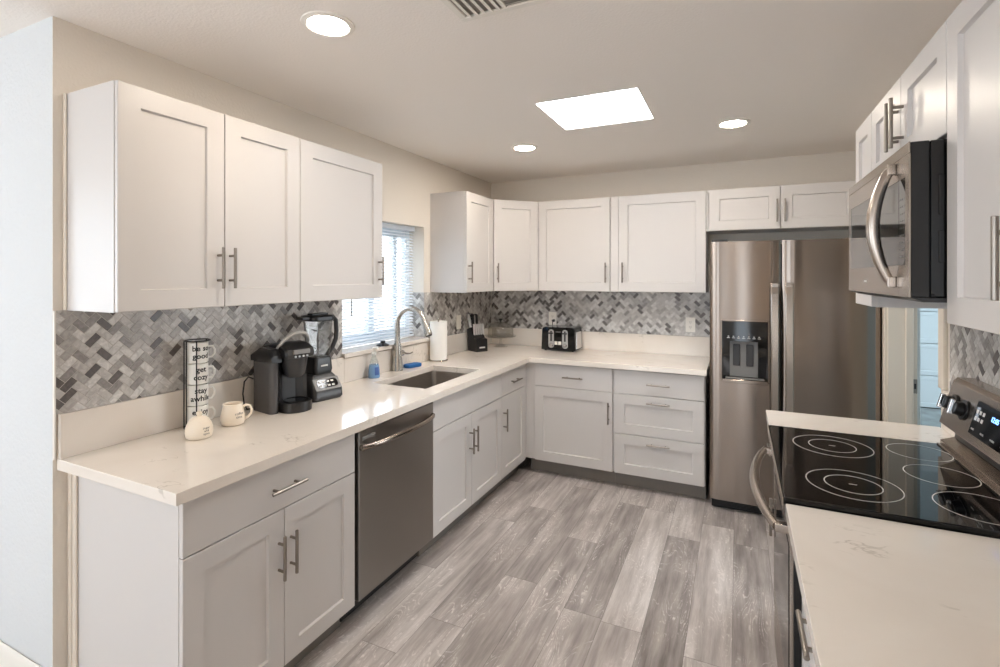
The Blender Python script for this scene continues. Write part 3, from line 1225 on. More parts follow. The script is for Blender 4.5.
def faucet():
    bxp, byp = 0.0605, 2.262
    t = thing('faucet', 'brushed nickel gooseneck pull-down faucet behind the sink', 'faucet', (bxp, byp, CT), 0)
    bm = bmesh.new()
    lathe(bm, [(0.037, 0.0003), (0.037, 0.006), (0.034, 0.012), (0.033, 0.06), (0.029, 0.13), (0.024, 0.17), (0.020, 0.20), (0.0175, 0.23)], (0, 0, 0), 28)
    obj('body', bm, M['satin'], t)
    bm = bmesh.new()
    pts = [(0, 0, 0.2302), (0, 0, 0.28), (0, 0, 0.313)]
    R = 0.108
    pts += [(R - R * math.cos(math.radians(a)), 0, 0.313 + R * math.sin(math.radians(a))) for a in range(15, 166, 15)]
    tube(bm, pts, [0.0175] * 3 + [0.0165] * (len(pts) - 3), 16)
    obj('neck', bm, M['satin'], t)
    bm = bmesh.new()
    e = Vector(pts[-1])
    d = (Vector(pts[-1]) - Vector(pts[-2])).normalized()
    q = e + d * 0.10
    tube(bm, [e + d * 0.001, e + d * 0.02, e + d * 0.085, q], [0.0172, 0.019, 0.0245, 0.0235], 18)
    sp = obj('spray_head', bm, M['satin'], t)
    bm = bmesh.new()
    cyl(bm, q + d * 0.0005, q + d * 0.006, 0.021, 0.019, 18)
    obj('nozzle', bm, M['black'], sp)
    bm = bmesh.new()
    cyl(bm, (0, 0.024, 0.112), (0, 0.060, 0.112), 0.0205, 0.0205, 18, bev=0.003)
    tube(bm, [(0, 0.058, 0.114), (0.012, 0.085, 0.104), (0.020, 0.118, 0.100), (0.022, 0.142, 0.106)], [0.008, 0.0065, 0.005, 0.005], 10)
    obj('lever', bm, M['satin'], t)


# ------------------------------------------------------------------ window and blind
def window():
    wy0, wy1, wz0, wz1 = 1.80, 2.67, 1.089, 1.915
    bm = bmesh.new()
    xa, xb = -0.195, -0.13
    f = 0.05
    for a in ((wy0, wy0 + f, wz0, wz1), (wy1 - f, wy1, wz0, wz1), (wy0 + f, wy1 - f, wz0, wz0 + f), (wy0 + f, wy1 - f, wz1 - f, wz1)):
        bx(bm, xa, xb, a[0], a[1], a[2], a[3], 0.003)
    w = struct('window_1', bm, M['vinyl'], 'white vinyl sliding window behind the blind')
    bm = bmesh.new()
    for a in ((2.205, 2.265, wz0 + f, wz1 - f), (2.48, 2.52, wz0 + f, wz1 - f), ):
        bx(bm, xa + 0.01, xb - 0.004, a[0], a[1], a[2], a[3], 0.003)
    for z in (wz0 + f, wz1 - f - 0.03):
        bx(bm, xa + 0.02, xb - 0.014, wy0 + f, 2.205, z, z + 0.03, 0.003)
        bx(bm, xa + 0.01, xb - 0.004, 2.265, wy1 - f, z, z + 0.03, 0.003)
    obj('sash', bm, M['vinyl'], w)
    bm = bmesh.new()
    bx(bm, -0.166, -0.163, wy0 + f, wy1 - f, wz0 + f, wz1 - f)
    obj('pane', bm, M['pane'], w)
    bm = bmesh.new()
    bx(bm, -0.128, 0.036, 1.8005, 2.6695, 1.0625, 1.0885, 0.002)
    bx(bm, 0.0092, 0.036, 2.6690, 2.765, 1.0625, 1.0885, 0.002)
    bx(bm, 0.0092, 0.036, 1.790, 1.8008, 1.0625, 1.0885, 0.002)
    obj('window_sill', bm, M['quartz'], w)
    # blind
    y0, y1 = 1.812, 2.612
    b = thing('venetian_blind', 'white horizontal slat blind over the kitchen window', 'blind', (-0.06, 2.21, 1.10))
    bm = bmesh.new()
    bx(bm, -0.085, -0.04, y0, y1, 1.880, 1.912, 0.002)
    obj('headrail', bm, M['blind'], b, world=True)
    bm = bmesh.new()
    z = 1.135
    tilt = math.radians(24)
    while z < 1.872:
        c, s = math.cos(tilt) * 0.0125, math.sin(tilt) * 0.0125
        cx = -0.0625
        rr = []
        for yy in (y0 + 0.004, y1 - 0.004):
            rr.append([(cx - c, yy, z + s), (cx, yy, z + 0.0022), (cx + c, yy, z - s), (cx, yy, z + 0.0014)])
        rings_loft(bm, rr)
        z += 0.0208
    obj('slats', bm, M['blind'], b, world=True)
    bm = bmesh.new()
    bx(bm, -0.075, -0.05, y0 + 0.002, y1 - 0.002, 1.106, 1.120, 0.002)
    obj('bottom_rail', bm, M['blind'], b, world=True)
    bm = bmesh.new()
    for yy in (1.93, 2.21, 2.49):
        for dx in (-0.0765, -0.0485):
            cyl(bm, (dx, yy, 1.12), (dx, yy, 1.88), 0.0009, n=6)
    obj('ladder_cord', bm, M['blind'], b, world=True)
    bm = bmesh.new()
    cyl(bm, (-0.034, 1.925, 1.30), (-0.034, 1.925, 1.885), 0.004, n=8)
    obj('tilt_wand', bm, M['midgrey'], b, world=True)


# ------------------------------------------------------------------ ceiling fittings
def ceiling_fittings():
    where = [(0.814, 0.851, 'large warm recessed ceiling light above the left wall cabinets'),
             (0.795, 2.718, 'warm recessed ceiling light above the sink end, left of the skylight'),
             (2.103, 2.726, 'warm recessed ceiling light in front of the refrigerator, right of the skylight')]
    for x, y, lb in where:
        t = thing('recessed_light', lb, 'ceiling light', (x, y, H), 0, 'recessed ceiling lights')
        bm = bmesh.new()
        lathe(bm, [(0.092, -0.0005), (0.090, -0.005), (0.074, -0.009), (0.068, -0.006), (0.068, -0.0005)], n=48, closed_profile=True)
        obj('trim_ring', bm, M['trimwhite'], t)
        bm = bmesh.new()
        lathe(bm, [(0.0675, -0.0012), (0.0675, -0.004), (0.03, -0.0048), (0.004, -0.005)], n=40)
        obj('lens', bm, M['lamp'], t)
    # air vent
    x0, x1, y0, y1 = 1.262, 1.60, 0.70, 1.032
    t = thing('ceiling_vent', 'square louvred metal air vent in the ceiling', 'vent', ((x0 + x1) / 2, (y0 + y1) / 2, H))
    bm = bmesh.new()
    zz0, zz1 = H - 0.009, H - 0.0005
    b = 0.024
    for a in ((x0, x1, y0, y0 + b), (x0, x1, y1 - b, y1), (x0, x0 + b, y0 + b, y1 - b), (x1 - b, x1, y0 + b, y1 - b)):
        bx(bm, *a, zz0, zz1, 0.002)
    xm, ym = (x0 + x1) / 2, (y0 + y1) / 2
    bx(bm, x0 + b, x1 - b, ym - 0.008, ym + 0.008, zz0, zz1, 0.002)
    bx(bm, xm - 0.008, xm + 0.008, y0 + b, ym - 0.008, zz0, zz1, 0.002)
    bx(bm, xm - 0.008, xm + 0.008, ym + 0.008, y1 - b, zz0, zz1, 0.002)
    obj('frame', bm, M['trimwhite'], t, world=True)
    bm = bmesh.new()
    bx(bm, x0 + 0.01, x1 - 0.01, y0 + 0.01, y1 - 0.01, H - 0.0012, H - 0.0004)
    obj('backing', bm, M['ventback'], t, world=True)
    bm = bmesh.new()

    def louv(xa, xb, ya, yb, along):
        n = 5
        for k in range(n):
            if along == 'y':
                c = xa + (k + 0.5) * (xb - xa) / n
                rings_loft(bm, [[(c - 0.010, yy, H - 0.003), (c + 0.008, yy, H - 0.0115), (c + 0.009, yy, H - 0.0105), (c - 0.009, yy, H - 0.002)] for yy in (ya, yb)])
            else:
                c = ya + (k + 0.5) * (yb - ya) / n
                rings_loft(bm, [[(xx, c - 0.010, H - 0.0115), (xx, c + 0.008, H - 0.003), (xx, c + 0.009, H - 0.002), (xx, c - 0.009, H - 0.0105)] for xx in (xa, xb)])
    louv(x0 + b, xm - 0.008, ym + 0.008, y1 - b, 'y')
    louv(xm + 0.008, x1 - b, ym + 0.008, y1 - b, 'x')
    louv(x0 + b, xm - 0.008, y0 + b, ym - 0.008, 'x')
    louv(xm + 0.008, x1 - b, y0 + b, ym - 0.008, 'y')
    obj('louvres', bm, M['trimwhite'], t, world=True)


# ------------------------------------------------------------------ appliances
def bowed_bar(p0, p1, bow, r0, r1, n=16, m=12, flat=1.0, power=1.0, feet=0.0):
    """a bar bowed away from a surface, points from p0 to p1 with offset bow*sin"""
    p0, p1, bow = Vector(p0), Vector(p1), Vector(bow)
    pts, rs = [], []
    for k in range(n + 1):
        s = k / n
        pts.append(p0.lerp(p1, s) + bow * (math.sin(PI * s) ** power))
        rs.append(r0 + (r1 - r0) * math.sin(PI * s))
    bm = bmesh.new()
    tube(bm, pts, rs, m, flat=flat)
    return bm


def dishwasher():
    y0, y1 = 1.2085, 1.8135
    w = y1 - y0
    fx = BD + 0.002
    t = thing('dishwasher', 'stainless steel dishwasher under the counter left of the sink', 'dishwasher', (fx, y0, 0), 90)
    bm = bmesh.new()
    bx(bm, 0.003, w - 0.003, 0.002, BD - 0.03, 0.10, CB - 0.006)
    obj('body', bm, M['black'], t)
    bm = bmesh.new()
    y = 0.0
    bx(bm, 0.006, w - 0.006, -0.030, 0.0015, 0.128, 0.866, 0.004, 2)
    d = obj('door', bm, M['steel_dark'], t)
    bm = bowed_bar((0.022, -0.032, 0.797), (w - 0.022, -0.032, 0.797), (0, -0.045, 0), 0.013, 0.013, 22, 14, power=0.55)
    for s in (0.022, w - 0.022):
        cyl(bm, (s, -0.028, 0.797), (s, -0.042, 0.797), 0.014, n=14)
    obj('handle', bm, M['steel'], d)
    bm = bmesh.new()
    bx(bm, 0.03, 0.115, -0.0315, -0.0295, 0.824, 0.840, 0.0006)
    obj('control_strip', bm, M['midgrey'], d)
    bm = bmesh.new()
    bx(bm, 0.006, w - 0.006, 0.072, 0.086, 0.012, 0.0985)
    obj('toe_panel', bm, M['black'], t)
    for sx in (0.05, w - 0.05):
        for sy in (0.12, BD - 0.10):
            bm = bmesh.new()
            cyl(bm, (sx, sy, 0.0), (sx, sy, 0.10), 0.015, n=12)
            obj('foot', bm, M['black'], t)


def fridge():
    x0, x1, yf = 1.9585, 2.893, 3.129
    yd = yf + 0.07
    t = thing('refrigerator', 'stainless steel side-by-side refrigerator with ice dispenser', 'refrigerator', ((x0 + x1) / 2, 3.45, 0))
    bm = bmesh.new()
    bx(bm, x0 + 0.004, x1 - 0.004, yd + 0.006, YB - 0.03, 0.03, 1.755, 0.004)
    obj('body', bm, M['steel_side'], t, world=True)
    zt, zb = 1.775, 0.069
    xg = 2.3775
    # dispenser opening
    dx0, dx1, dz0, dz1 = 2.034, 2.302, 0.872, 1.252

    def curved_door(xa, xb, hole=None, bow=0.003):
        b = bmesh.new()
        n = 14
        zs = [zb, zt] if not hole else [zb, hole[2], hole[3], zt]
        xs = [xa + (xb - xa) * k / n for k in range(n + 1)]
        if hole:
            xs = sorted(set([x for x in xs if not (abs(x - hole[0]) < 0.012 or abs(x - hole[1]) < 0.012)] + [hole[0], hole[1]]))

        def yy(x):
            s = (x - xa) / (xb - xa) * 2 - 1
            e = 0.010 * (max(0, abs(s) - 0.965) / 0.035) ** 2
            return yf + bow * s * s * 0.6 + e
        g = {}
        for i, x in enumerate(xs):
            for k, z in enumerate(zs):
                g[i, k] = b.verts.new((x, yy(x), z))
        for i in range(len(xs) - 1):
            for k in range(len(zs) - 1):
                if hole and k == 1 and xs[i] >= hole[0] - 1e-6 and xs[i + 1] <= hole[1] + 1e-6:
                    continue
                b.faces.new((g[i, k], g[i + 1, k], g[i + 1, k + 1], g[i, k + 1]))
        # sides, top, bottom and back
        last = len(xs) - 1
        top = len(zs) - 1
        bl = [b.verts.new((xa, yd, z)) for z in zs]
        br = [b.verts.new((xb, yd, z)) for z in zs]
        b.faces.new([g[0, k] for k in range(top + 1)] + list(reversed(bl)))
        b.faces.new([g[last, k] for k in range(top, -1, -1)] + br)
        b.faces.new([g[i, top] for i in range(last + 1)] + [br[-1], bl[-1]])
        b.faces.new([g[i, 0] for i in range(last, -1, -1)] + [bl[0], br[0]])
        b.faces.new(bl + list(reversed(br)))
        return b
    fz = obj('freezer_door', curved_door(x0, xg - 0.0035, (dx0, dx1, dz0, dz1)), M['steel'], t, world=True)
    fd = obj('fridge_door', curved_door(xg + 0.0035, x1), M['steel'], t, world=True)
    # handles: flat bowed bars either side of the gap
    for nm, xc, par in (('handle', 2.338, fz), ('handle', 2.418, fd)):
        bm = bmesh.new()
        za, zc = 0.575, 1.505
        n = 24
        rr = []
        for k in range(n + 1):
            s = k / n
            z = za + (zc - za) * s
            yo = yf - 0.014 - 0.040 * (math.sin(PI * s) ** 0.45)
            hw = 0.0235
            rr.append([(xc - hw, yo + 0.006, z), (xc - hw, yo - 0.004, z), (xc - hw + 0.007, yo - 0.010, z), (xc + hw - 0.007, yo - 0.010, z), (xc + hw, yo - 0.004, z), (xc + hw, yo + 0.006, z)])
        rings_loft(bm, rr)
        for z in (za + 0.03, zc - 0.03):
            bx(bm, xc - 0.02, xc + 0.02, yf - 0.035, yf + 0.003, z - 0.03, z + 0.028, 0.003)
        obj(nm, bm, M['steel_plain'], par, world=True)
    # dispenser
    bm = bmesh.new()
    fr = 0.010
    for a in ((dx0 - fr, dx0, dz0 - fr, dz1 + fr), (dx1, dx1 + fr, dz0 - fr, dz1 + fr), (dx0, dx1, dz1, dz1 + fr), (dx0, dx1, dz0 - fr - 0.012, dz0)):
        bx(bm, a[0], a[1], yf - 0.004, yf + 0.012, a[2], a[3], 0.002)
    ds = obj('dispenser_frame', bm, M['steel'], fz, world=True)
    bm = bmesh.new()
    ym = yf + 0.062
    bx(bm, dx0, dx1, ym - 0.002, ym, dz0, dz1)
    bx(bm, dx0, dx0 + 0.003, yf + 0.002, ym - 0.002, dz0, dz1)
    bx(bm, dx1 - 0.003, dx1, yf + 0.002, ym - 0.002, dz0, dz1)
    bx(bm, dx0 + 0.003, dx1 - 0.003, yf + 0.002, ym - 0.002, dz0, dz0 + 0.003)
    bx(bm, dx0 + 0.003, dx1 - 0.003, yf + 0.002, ym - 0.002, 1.122, dz1, 0.001)
    obj('dispenser_recess', bm, M['blackgloss'], fz, world=True)
    bm = bmesh.new()
    bx(bm, dx0 + 0.045, dx1 - 0.055, ym - 0.012, ym - 0.0025, dz0 + 0.012, 1.118, 0.002)
    bx(bm, dx0 + 0.02, dx1 - 0.02, yf + 0.006, ym - 0.012, dz0 + 0.0032, dz0 + 0.010, 0.002)
    obj('dispenser_backplate', bm, M['midgrey'], fz, world=True)
    for xc in (dx0 + 0.086, dx0 + 0.165):
        bm = bmesh.new()
        bx(bm, xc - 0.021, xc + 0.021, ym - 0.022, ym - 0.0125, dz0 + 0.085, 1.10, 0.003)
        obj('paddle', bm, M['darkgrey'], fz, world=True)
    bm = bmesh.new()
    for k in range(7):
        xx = dx0 + 0.038 + 0.030 * k
        bx(bm, xx - 0.009, xx + 0.009, yf + 0.0008, yf + 0.002, 1.142, 1.146)
        bx(bm, xx - 0.004, xx + 0.004, yf + 0.0008, yf + 0.002, 1.151, 1.157)
    obj('dispenser_buttons', bm, M['silverplastic'], fz, world=True)
    # grille, hinges
    bm = bmesh.new()
    bx(bm, x0 + 0.01, x1 - 0.01, yd - 0.03, yd + 0.005, 0.004, 0.060, 0.003)
    for k in range(5):
        z = 0.014 + 0.009 * k
        bx(bm, x0 + 0.13, x1 - 0.13, yd - 0.033, yd - 0.0302, z, z + 0.004)
    obj('base_grille', bm, M['black'], t, world=True)
    for xx in (x0 + 0.05, x1 - 0.05):
        for yy in (yd + 0.06, YB - 0.1):
            bm = bmesh.new()
            cyl(bm, (xx, yy, 0.0), (xx, yy, 0.03), 0.02, n=12)
            obj('foot', bm, M['black'], t, world=True)
    for xa, xb in ((x0 + 0.01, x0 + 0.11), (x1 - 0.11, x1 - 0.01)):
        bm = bmesh.new()
        bx(bm, xa, xb, yd - 0.05, yd + 0.05, 1.7755, 1.79, 0.003)
        obj('hinge_cover', bm, M['darkgrey'], t, world=True)


def ring(bm, cx, cy, z, r, wdt=0.0028, n=64):
    lathe(bm, [(r - wdt, z), (r - wdt, z + 0.0003), (r + wdt * 0, z + 0.0003), (r, z)], (cx, cy, 0), n, closed_profile=True)


def range_():
    y0, y1 = 1.1035, 1.8665
    yc = (y0 + y1) / 2
    xf = 2.262     # oven door plane
    xb = W - 0.012
    t = thing('range', 'stainless steel electric range with black glass cooktop and raised back panel', 'range', (2.58, yc, 0))
    bm = bmesh.new()
    bx(bm, xf + 0.045, 2.88, y0 + 0.002, y1 - 0.002, 0.05, 0.905, 0.002)
    obj('body', bm, M['black'], t, world=True)
    for xx in (xf + 0.09, 2.83):
        for yy in (y0 + 0.05, y1 - 0.05):
            bm = bmesh.new()
            cyl(bm, (xx, yy, 0.0), (xx, yy, 0.0495), 0.018, n=12)
            obj('foot', bm, M['black'], t, world=True)
    # cooktop
    bm = bmesh.new()
    bx(bm, 2.244, 2.800, y0, y1, 0.9055, 0.9285, 0.004, 2)
    ck = obj('cooktop', bm, M['ceran'], t, world=True)
    bm = bmesh.new()
    zt = 0.9287
    for (cx, cy, rr) in ((2.437, 1.667, (0.124, 0.074)), (2.435, 1.287, (0.120, 0.073)), (2.700, 1.716, (0.092,)), (2.694, 1.483, (0.092,)), (2.716, 1.250, (0.104,))):
        for r in rr:
            ring(bm, cx, cy, zt, r)
        if len(rr) > 1:
            bx(bm, cx - 0.010, cx + 0.010, cy - 0.0016, cy + 0.0016, zt, zt + 0.0003)
    obj('burner_rings', bm, M['ringgrey'], ck, world=True)
    bm = bmesh.new()
    # steel rim at the front edge and at the back of the glass
    bx(bm, 2.2385, 2.2438, y0, y1, 0.900, 0.9265, 0.002)
    obj('front_trim', bm, M['steel_plain'], ck, world=True)
    bm = bmesh.new()
    bx(bm, 2.788, 2.800, y0 + 0.01, y1 - 0.01, 0.929, 0.934, 0.0015)
    obj('rear_trim', bm, M['steel_plain'], ck, world=True)
    # backguard: sloped control panel
    bm = bmesh.new()
    prof = [(2.8005, 0.9055), (2.8005, 0.945), (2.842, 0.960), (2.842, 0.985), (2.797, 1.010), (2.800, 1.020), (2.838, 1.165), (2.850, 1.178), (xb, 1.178), (xb, 0.9055)]
    prism(bm, prof, 'y', y0 + 0.003, y1 - 0.003, bev=0.002)
    bg = obj('backguard', bm, M['steel_plain'], t, world=True)
    # black recess strip below the panel
    bm = bmesh.new()
    bx(bm, 2.838, 2.8415, y0 + 0.02, y1 - 0.02, 0.9605, 0.984)
    obj('vent_slot', bm, M['black'], bg, world=True)
    # panel frame: origin at the lower edge, local x along -y (viewer's right), local y up the slope
    up = Vector((0.038, 0, 0.145)).normalized()
    mt = frame_matrix((0, -1, 0), up, (2.800, y1, 1.020))
    bm = bmesh.new()
    bx(bm, 0.245, 0.53, 0.018, 0.128, 0.0003, 0.003, 0.001)
    bm.transform(mt)
    disp = obj('control_panel', bm, M['blackgloss'], bg, world=True)
    bm = text_bm('12:05', 0.022, 0.0004)
    bm.transform(mt @ Matrix.Translation((0.385, 0.094, 0.0036)))
    obj('clock_digits', bm, M['bluedigit'], disp, world=True)
    bm = bmesh.new()
    for k, txt in enumerate(('BAKE', 'BROIL', 'WARM', 'CLEAN')):
        tt = text_bm(txt, 0.009, 0.0002)
        merge(bm, tt, 0, Matrix.Translation((0.268 + 0.068 * k, 0.036, 0.0034)))
    for k in range(3):
        for j in range(2):
            bx(bm, 0.258 + 0.022 * k, 0.272 + 0.022 * k, 0.066 + 0.022 * j, 0.078 + 0.022 * j, 0.0031, 0.0034)
    for k in range(3):
        bx(bm, 0.455 + 0.022 * k, 0.469 + 0.022 * k, 0.080, 0.092, 0.0031, 0.0034)
    bm.transform(mt)
    obj('button_print', bm, M['ringgrey'], disp, world=True)
    for u in (0.075, 0.165, 0.60, 0.69):
        bm = bmesh.new()
        cyl(bm, (u, 0.075, 0.0003), (u, 0.075, 0.006), 0.034, 0.034, 28, bev=0.001)
        cyl(bm, (u, 0.075, 0.006), (u, 0.075, 0.030), 0.025, 0.022, 28, bev=0.002)
        bm.transform(mt)
        k = obj('knob', bm, M['black'], bg, world=True)
        bm = bmesh.new()
        bx(bm, u - 0.007, u + 0.007, 0.049, 0.101, 0.0302, 0.044, 0.003, 2)
        bm.transform(mt)
        obj('grip', bm, M['chrome'], k, world=True)
    # oven door
    bm = bmesh.new()
    bx(bm, xf + 0.006, xf + 0.043, y0 + 0.004, y1 - 0.004, 0.232, 0.898, 0.003, 2)
    od = obj('oven_door', bm, M['black'], t, world=True)
    bm = bmesh.new()
    bx(bm, xf, xf + 0.0058, y0 + 0.004, y1 - 0.004, 0.234, 0.896, 0.002, 2)
    obj('door_skin', bm, M['steel_plain'], od, world=True, label='stainless front sheet')
    bm = bmesh.new()
    bx(bm, xf - 0.002, xf - 0.0002, y0 + 0.07, y1 - 0.07, 0.31, 0.76, 0.001)
    obj('oven_window', bm, M['blackgloss'], od, world=True)
    bm = bowed_bar((xf - 0.034, y0 + 0.030, 0.830), (xf - 0.034, y1 - 0.030, 0.830), (-0.047, 0, 0), 0.0125, 0.0165, 26, 14, power=0.8)
    for yy in (y0 + 0.032, y1 - 0.032):
        bx(bm, xf - 0.040, xf - 0.0003, yy - 0.014, yy + 0.014, 0.818, 0.842, 0.003, 2)
    obj('handle', bm, M['steel_plain'], od, world=True)
    bm = bmesh.new()
    for k in range(9):
        yy = y0 + 0.05 + k * 0.012
        bx(bm, xf - 0.0012, xf - 0.0003, yy, yy + 0.006, 0.868, 0.884)
    obj('door_vent', bm, M['black'], od, world=True)
    bm = bmesh.new()
    bx(bm, xf + 0.002, xf + 0.043, y0 + 0.004, y1 - 0.004, 0.055, 0.226, 0.003, 2)
    obj('drawer', bm, M['steel_plain'], t, world=True)


def microwave():
    y0, y1 = 1.0955, 1.8585
    xf, xb = 2.520, W - 0.003
    z0, z1 = 1.478, 1.886
    t = thing('microwave', 'stainless steel over-the-range microwave with curved bar handle', 'microwave', (2.72, (y0 + y1) / 2, z0))
    bm = bmesh.new()
    bx(bm, xf + 0.043, xb, y0 + 0.002, y1 - 0.002, z0 + 0.012, z1 - 0.001, 0.003)
    # pressed ribs on the near side panel
    for a in ((xf + 0.06, xf + 0.19, z0 + 0.10, z0 + 0.18), (xf + 0.06, xf + 0.19, z0 + 0.22, z0 + 0.32)):
        bx(bm, a[0], a[1], y0 + 0.0005, y0 + 0.0025, a[2], a[3], 0.001)
    obj('case', bm, M['blackgloss'], t, world=True)
    ydoor = 1.186         # door to the far side, narrow controls strip to the near side
    x2 = xf + 0.004
    bm = bmesh.new()
    bx(bm, xf + 0.0042, xf + 0.0428, y0 + 0.001, y1 - 0.001, z0 + 0.012, z1 - 0.001, 0.002)
    obj('front_frame', bm, M['black'], t, world=True)
    bm = bmesh.new()
    wy0, wy1, wz0, wz1 = ydoor + 0.0025, 1.822, z0 + 0.095, z1 - 0.085
    for a in ((wy1, y1, z0 + 0.012, z1 - 0.03), (ydoor + 0.002, wy1, z0 + 0.012, wz0), (ydoor + 0.002, wy1, wz1, z1 - 0.03)):
        bx(bm, xf, x2, a[0], a[1], a[2], a[3])
    d = obj('door', bm, M['steel_plain'], t, world=True)
    bm = bmesh.new()
    bx(bm, xf + 0.001, xf + 0.0038, wy0, wy1 - 0.0003, wz0 + 0.0003, wz1 - 0.0003)
    obj('door_glass', bm, M['mirrorglass'], d, world=True)
    hy = ydoor + 0.035
    bm = bowed_bar((xf - 0.010, hy, z0 + 0.050), (xf - 0.010, hy, z1 - 0.048), (-0.040, 0, 0), 0.012, 0.0165, 26, 14, power=0.8)
    for z in (z0 + 0.050, z1 - 0.048):
        bx(bm, xf - 0.020, xf - 0.0003, hy - 0.014, hy + 0.014, z - 0.015, z + 0.015, 0.003, 2)
    obj('handle', bm, M['steel_plain'], d, world=True)
    bm = bmesh.new()
    for a in ((y0, y0 + 0.030, z0 + 0.012, z1 - 0.03), (y0 + 0.030, ydoor, z0 + 0.012, wz0), (y0 + 0.030, ydoor, wz1, z1 - 0.03)):
        bx(bm, xf, x2, a[0], a[1], a[2], a[3])
    cp = obj('control_panel', bm, M['steel_plain'], t, world=True)
    bm = bmesh.new()
    bx(bm, xf + 0.001, xf + 0.0038, y0 + 0.0303, ydoor - 0.0003, wz0 + 0.0003, wz1 - 0.0003)
    kp = obj('keypad', bm, M['mirrorglass'], cp, world=True)
    bm = bmesh.new()
    for k in range(9):
        for j in range(3):
            yy, zz = y0 + 0.042 + 0.016 * j, wz0 + 0.02 + 0.019 * k
            bx(bm, xf + 0.0004, xf + 0.0008, yy, yy + 0.007, zz, zz + 0.004)
    obj('key_marks', bm, M['midgrey'], kp, world=True)
    bm = bmesh.new()
    bx(bm, xf, x2, y0, y1, z1 - 0.029, z1, 0.001)
    obj('top_trim', bm, M['steel_plain'], t, world=True)
    bm = bmesh.new()
    prism(bm, [(xf + 0.004, z0 + 0.011), (xf + 0.03, z0), (xb, z0), (xb, z0 + 0.011)], 'y', y0 + 0.002, y1 - 0.002)
    ub = obj('underside', bm, M['darkgrey'], t, world=True)
    bm = bmesh.new()
    bx(bm, xf + 0.05, xf + 0.12, y1 - 0.25, y1 - 0.10, z0 - 0.004, z0 - 0.0003, 0.001)
    obj('lamp_cover', bm, M['outlet'], ub, world=True)
    bm = bmesh.new()
    bx(bm, xf - 0.0006, xf - 0.0001, 1.555, 1.595, z0 + 0.046, z0 + 0.053)
    obj('badge', bm, M['ringgrey'], d, world=True)


# ------------------------------------------------------------------ small things
def wrap_text(s, size, r, zc, ang, bold=0.0):
    """lettering wrapped round a vertical cylinder of radius r, centred at angle ang"""
    bm = text_bm(s, size, 0.0002, bold=bold)
    for v in bm.verts:
        a = ang + v.co.x / r
        rr = r + 0.0006 + v.co.z
        v.co = Vector((rr * math.cos(a), rr * math.sin(a), zc + v.co.y))
    return bm


CAM_DIR = math.atan2(-0.5053 - 0.9, 2.127 - 0.1)


def mug_stack():
    cx, cy = 0.083, 0.862
    R = 0.040
    words = [('enjoy', 'today'), ('stay', 'awhile'), ('get', 'cozy'), ('be so', 'good')]
    names = ['lowest mug of the wire rack stack, cream with black lettering', 'cream mug second from the bottom of the wire rack stack, with black lettering',
             'cream mug third from the bottom of the wire rack stack, with black lettering', 'topmost cream mug of the wire rack stack, with black lettering']
    h = 0.0865
    z = CT + 0.008
    face = CAM_DIR + 0.38
    for k in range(4):
        t = thing('mug', names[k], 'mug', (cx, cy, z), 0, 'mugs stacked in the wire rack')
        bm = bmesh.new()
        lathe(bm, [(R - 0.004, 0.0), (R, 0.004), (R, h - 0.003), (R - 0.0015, h - 0.001), (R - 0.004, h - 0.003), (R - 0.004, 0.006), (0.002, 0.005)], n=36)
        obj('cup', bm, M['labelwhite'], t)
        bm = bmesh.new()
        a = CAM_DIR + 1.75
        ux = Vector((math.cos(a), math.sin(a), 0))
        pts = [ux * (R - 0.001) + Vector((0, 0, 0.066)), ux * (R + 0.016) + Vector((0, 0, 0.066)), ux * (R + 0.024) + Vector((0, 0, 0.052)),
               ux * (R + 0.023) + Vector((0, 0, 0.034)), ux * (R + 0.013) + Vector((0, 0, 0.020)), ux * (R - 0.001) + Vector((0, 0, 0.020))]
        tube(bm, pts, 0.0042, 8)
        obj('handle', bm, M['labelwhite'], t)
        bm = wrap_text(words[k][0], 0.031, R, 0.062, face, 0.0007)
        merge(bm, wrap_text(words[k][1], 0.031, R, 0.030, face, 0.0007))
        obj('lettering', bm, M['ink'], t)
        z += h + 0.0008
    # rack
    t = thing('mug_rack', 'black wire rack holding a tall stack of four mugs', 'mug rack', (cx, cy, CT))
    bm = bmesh.new()
    Rr = 0.0475
    circ = [(Rr * math.cos(a * PI / 16), Rr * math.sin(a * PI / 16), 0.0035) for a in range(32)]
    tube(bm, circ, 0.0028, 8, closed=True)
    for a in (face + 0.55, face + 0.55 + PI):
        d = Vector((math.cos(a), math.sin(a), 0))
        tube(bm, [d * Rr + Vector((0, 0, 0.0035)), -d * Rr + Vector((0, 0, 0.0035))], 0.0026, 8)
    obj('base_ring', bm, M['black'], t)
    top = z - CT + 0.006
    for da in (-1.5, -0.93, -0.05, 2.4):
        a = CAM_DIR + da
        bm = bmesh.new()
        d = Vector((math.cos(a), math.sin(a), 0)) * Rr
        cyl(bm, d + Vector((0, 0, 0.004)), d + Vector((0, 0, top)), 0.0026, n=8)
        obj('upright', bm, M['black'], t)
    bm = bmesh.new()
    circ = [(Rr * math.cos(a * PI / 16), Rr * math.sin(a * PI / 16), top) for a in range(32)]
    tube(bm, circ, 0.0026, 8, closed=True)
    obj('top_ring', bm, M['black'], t)


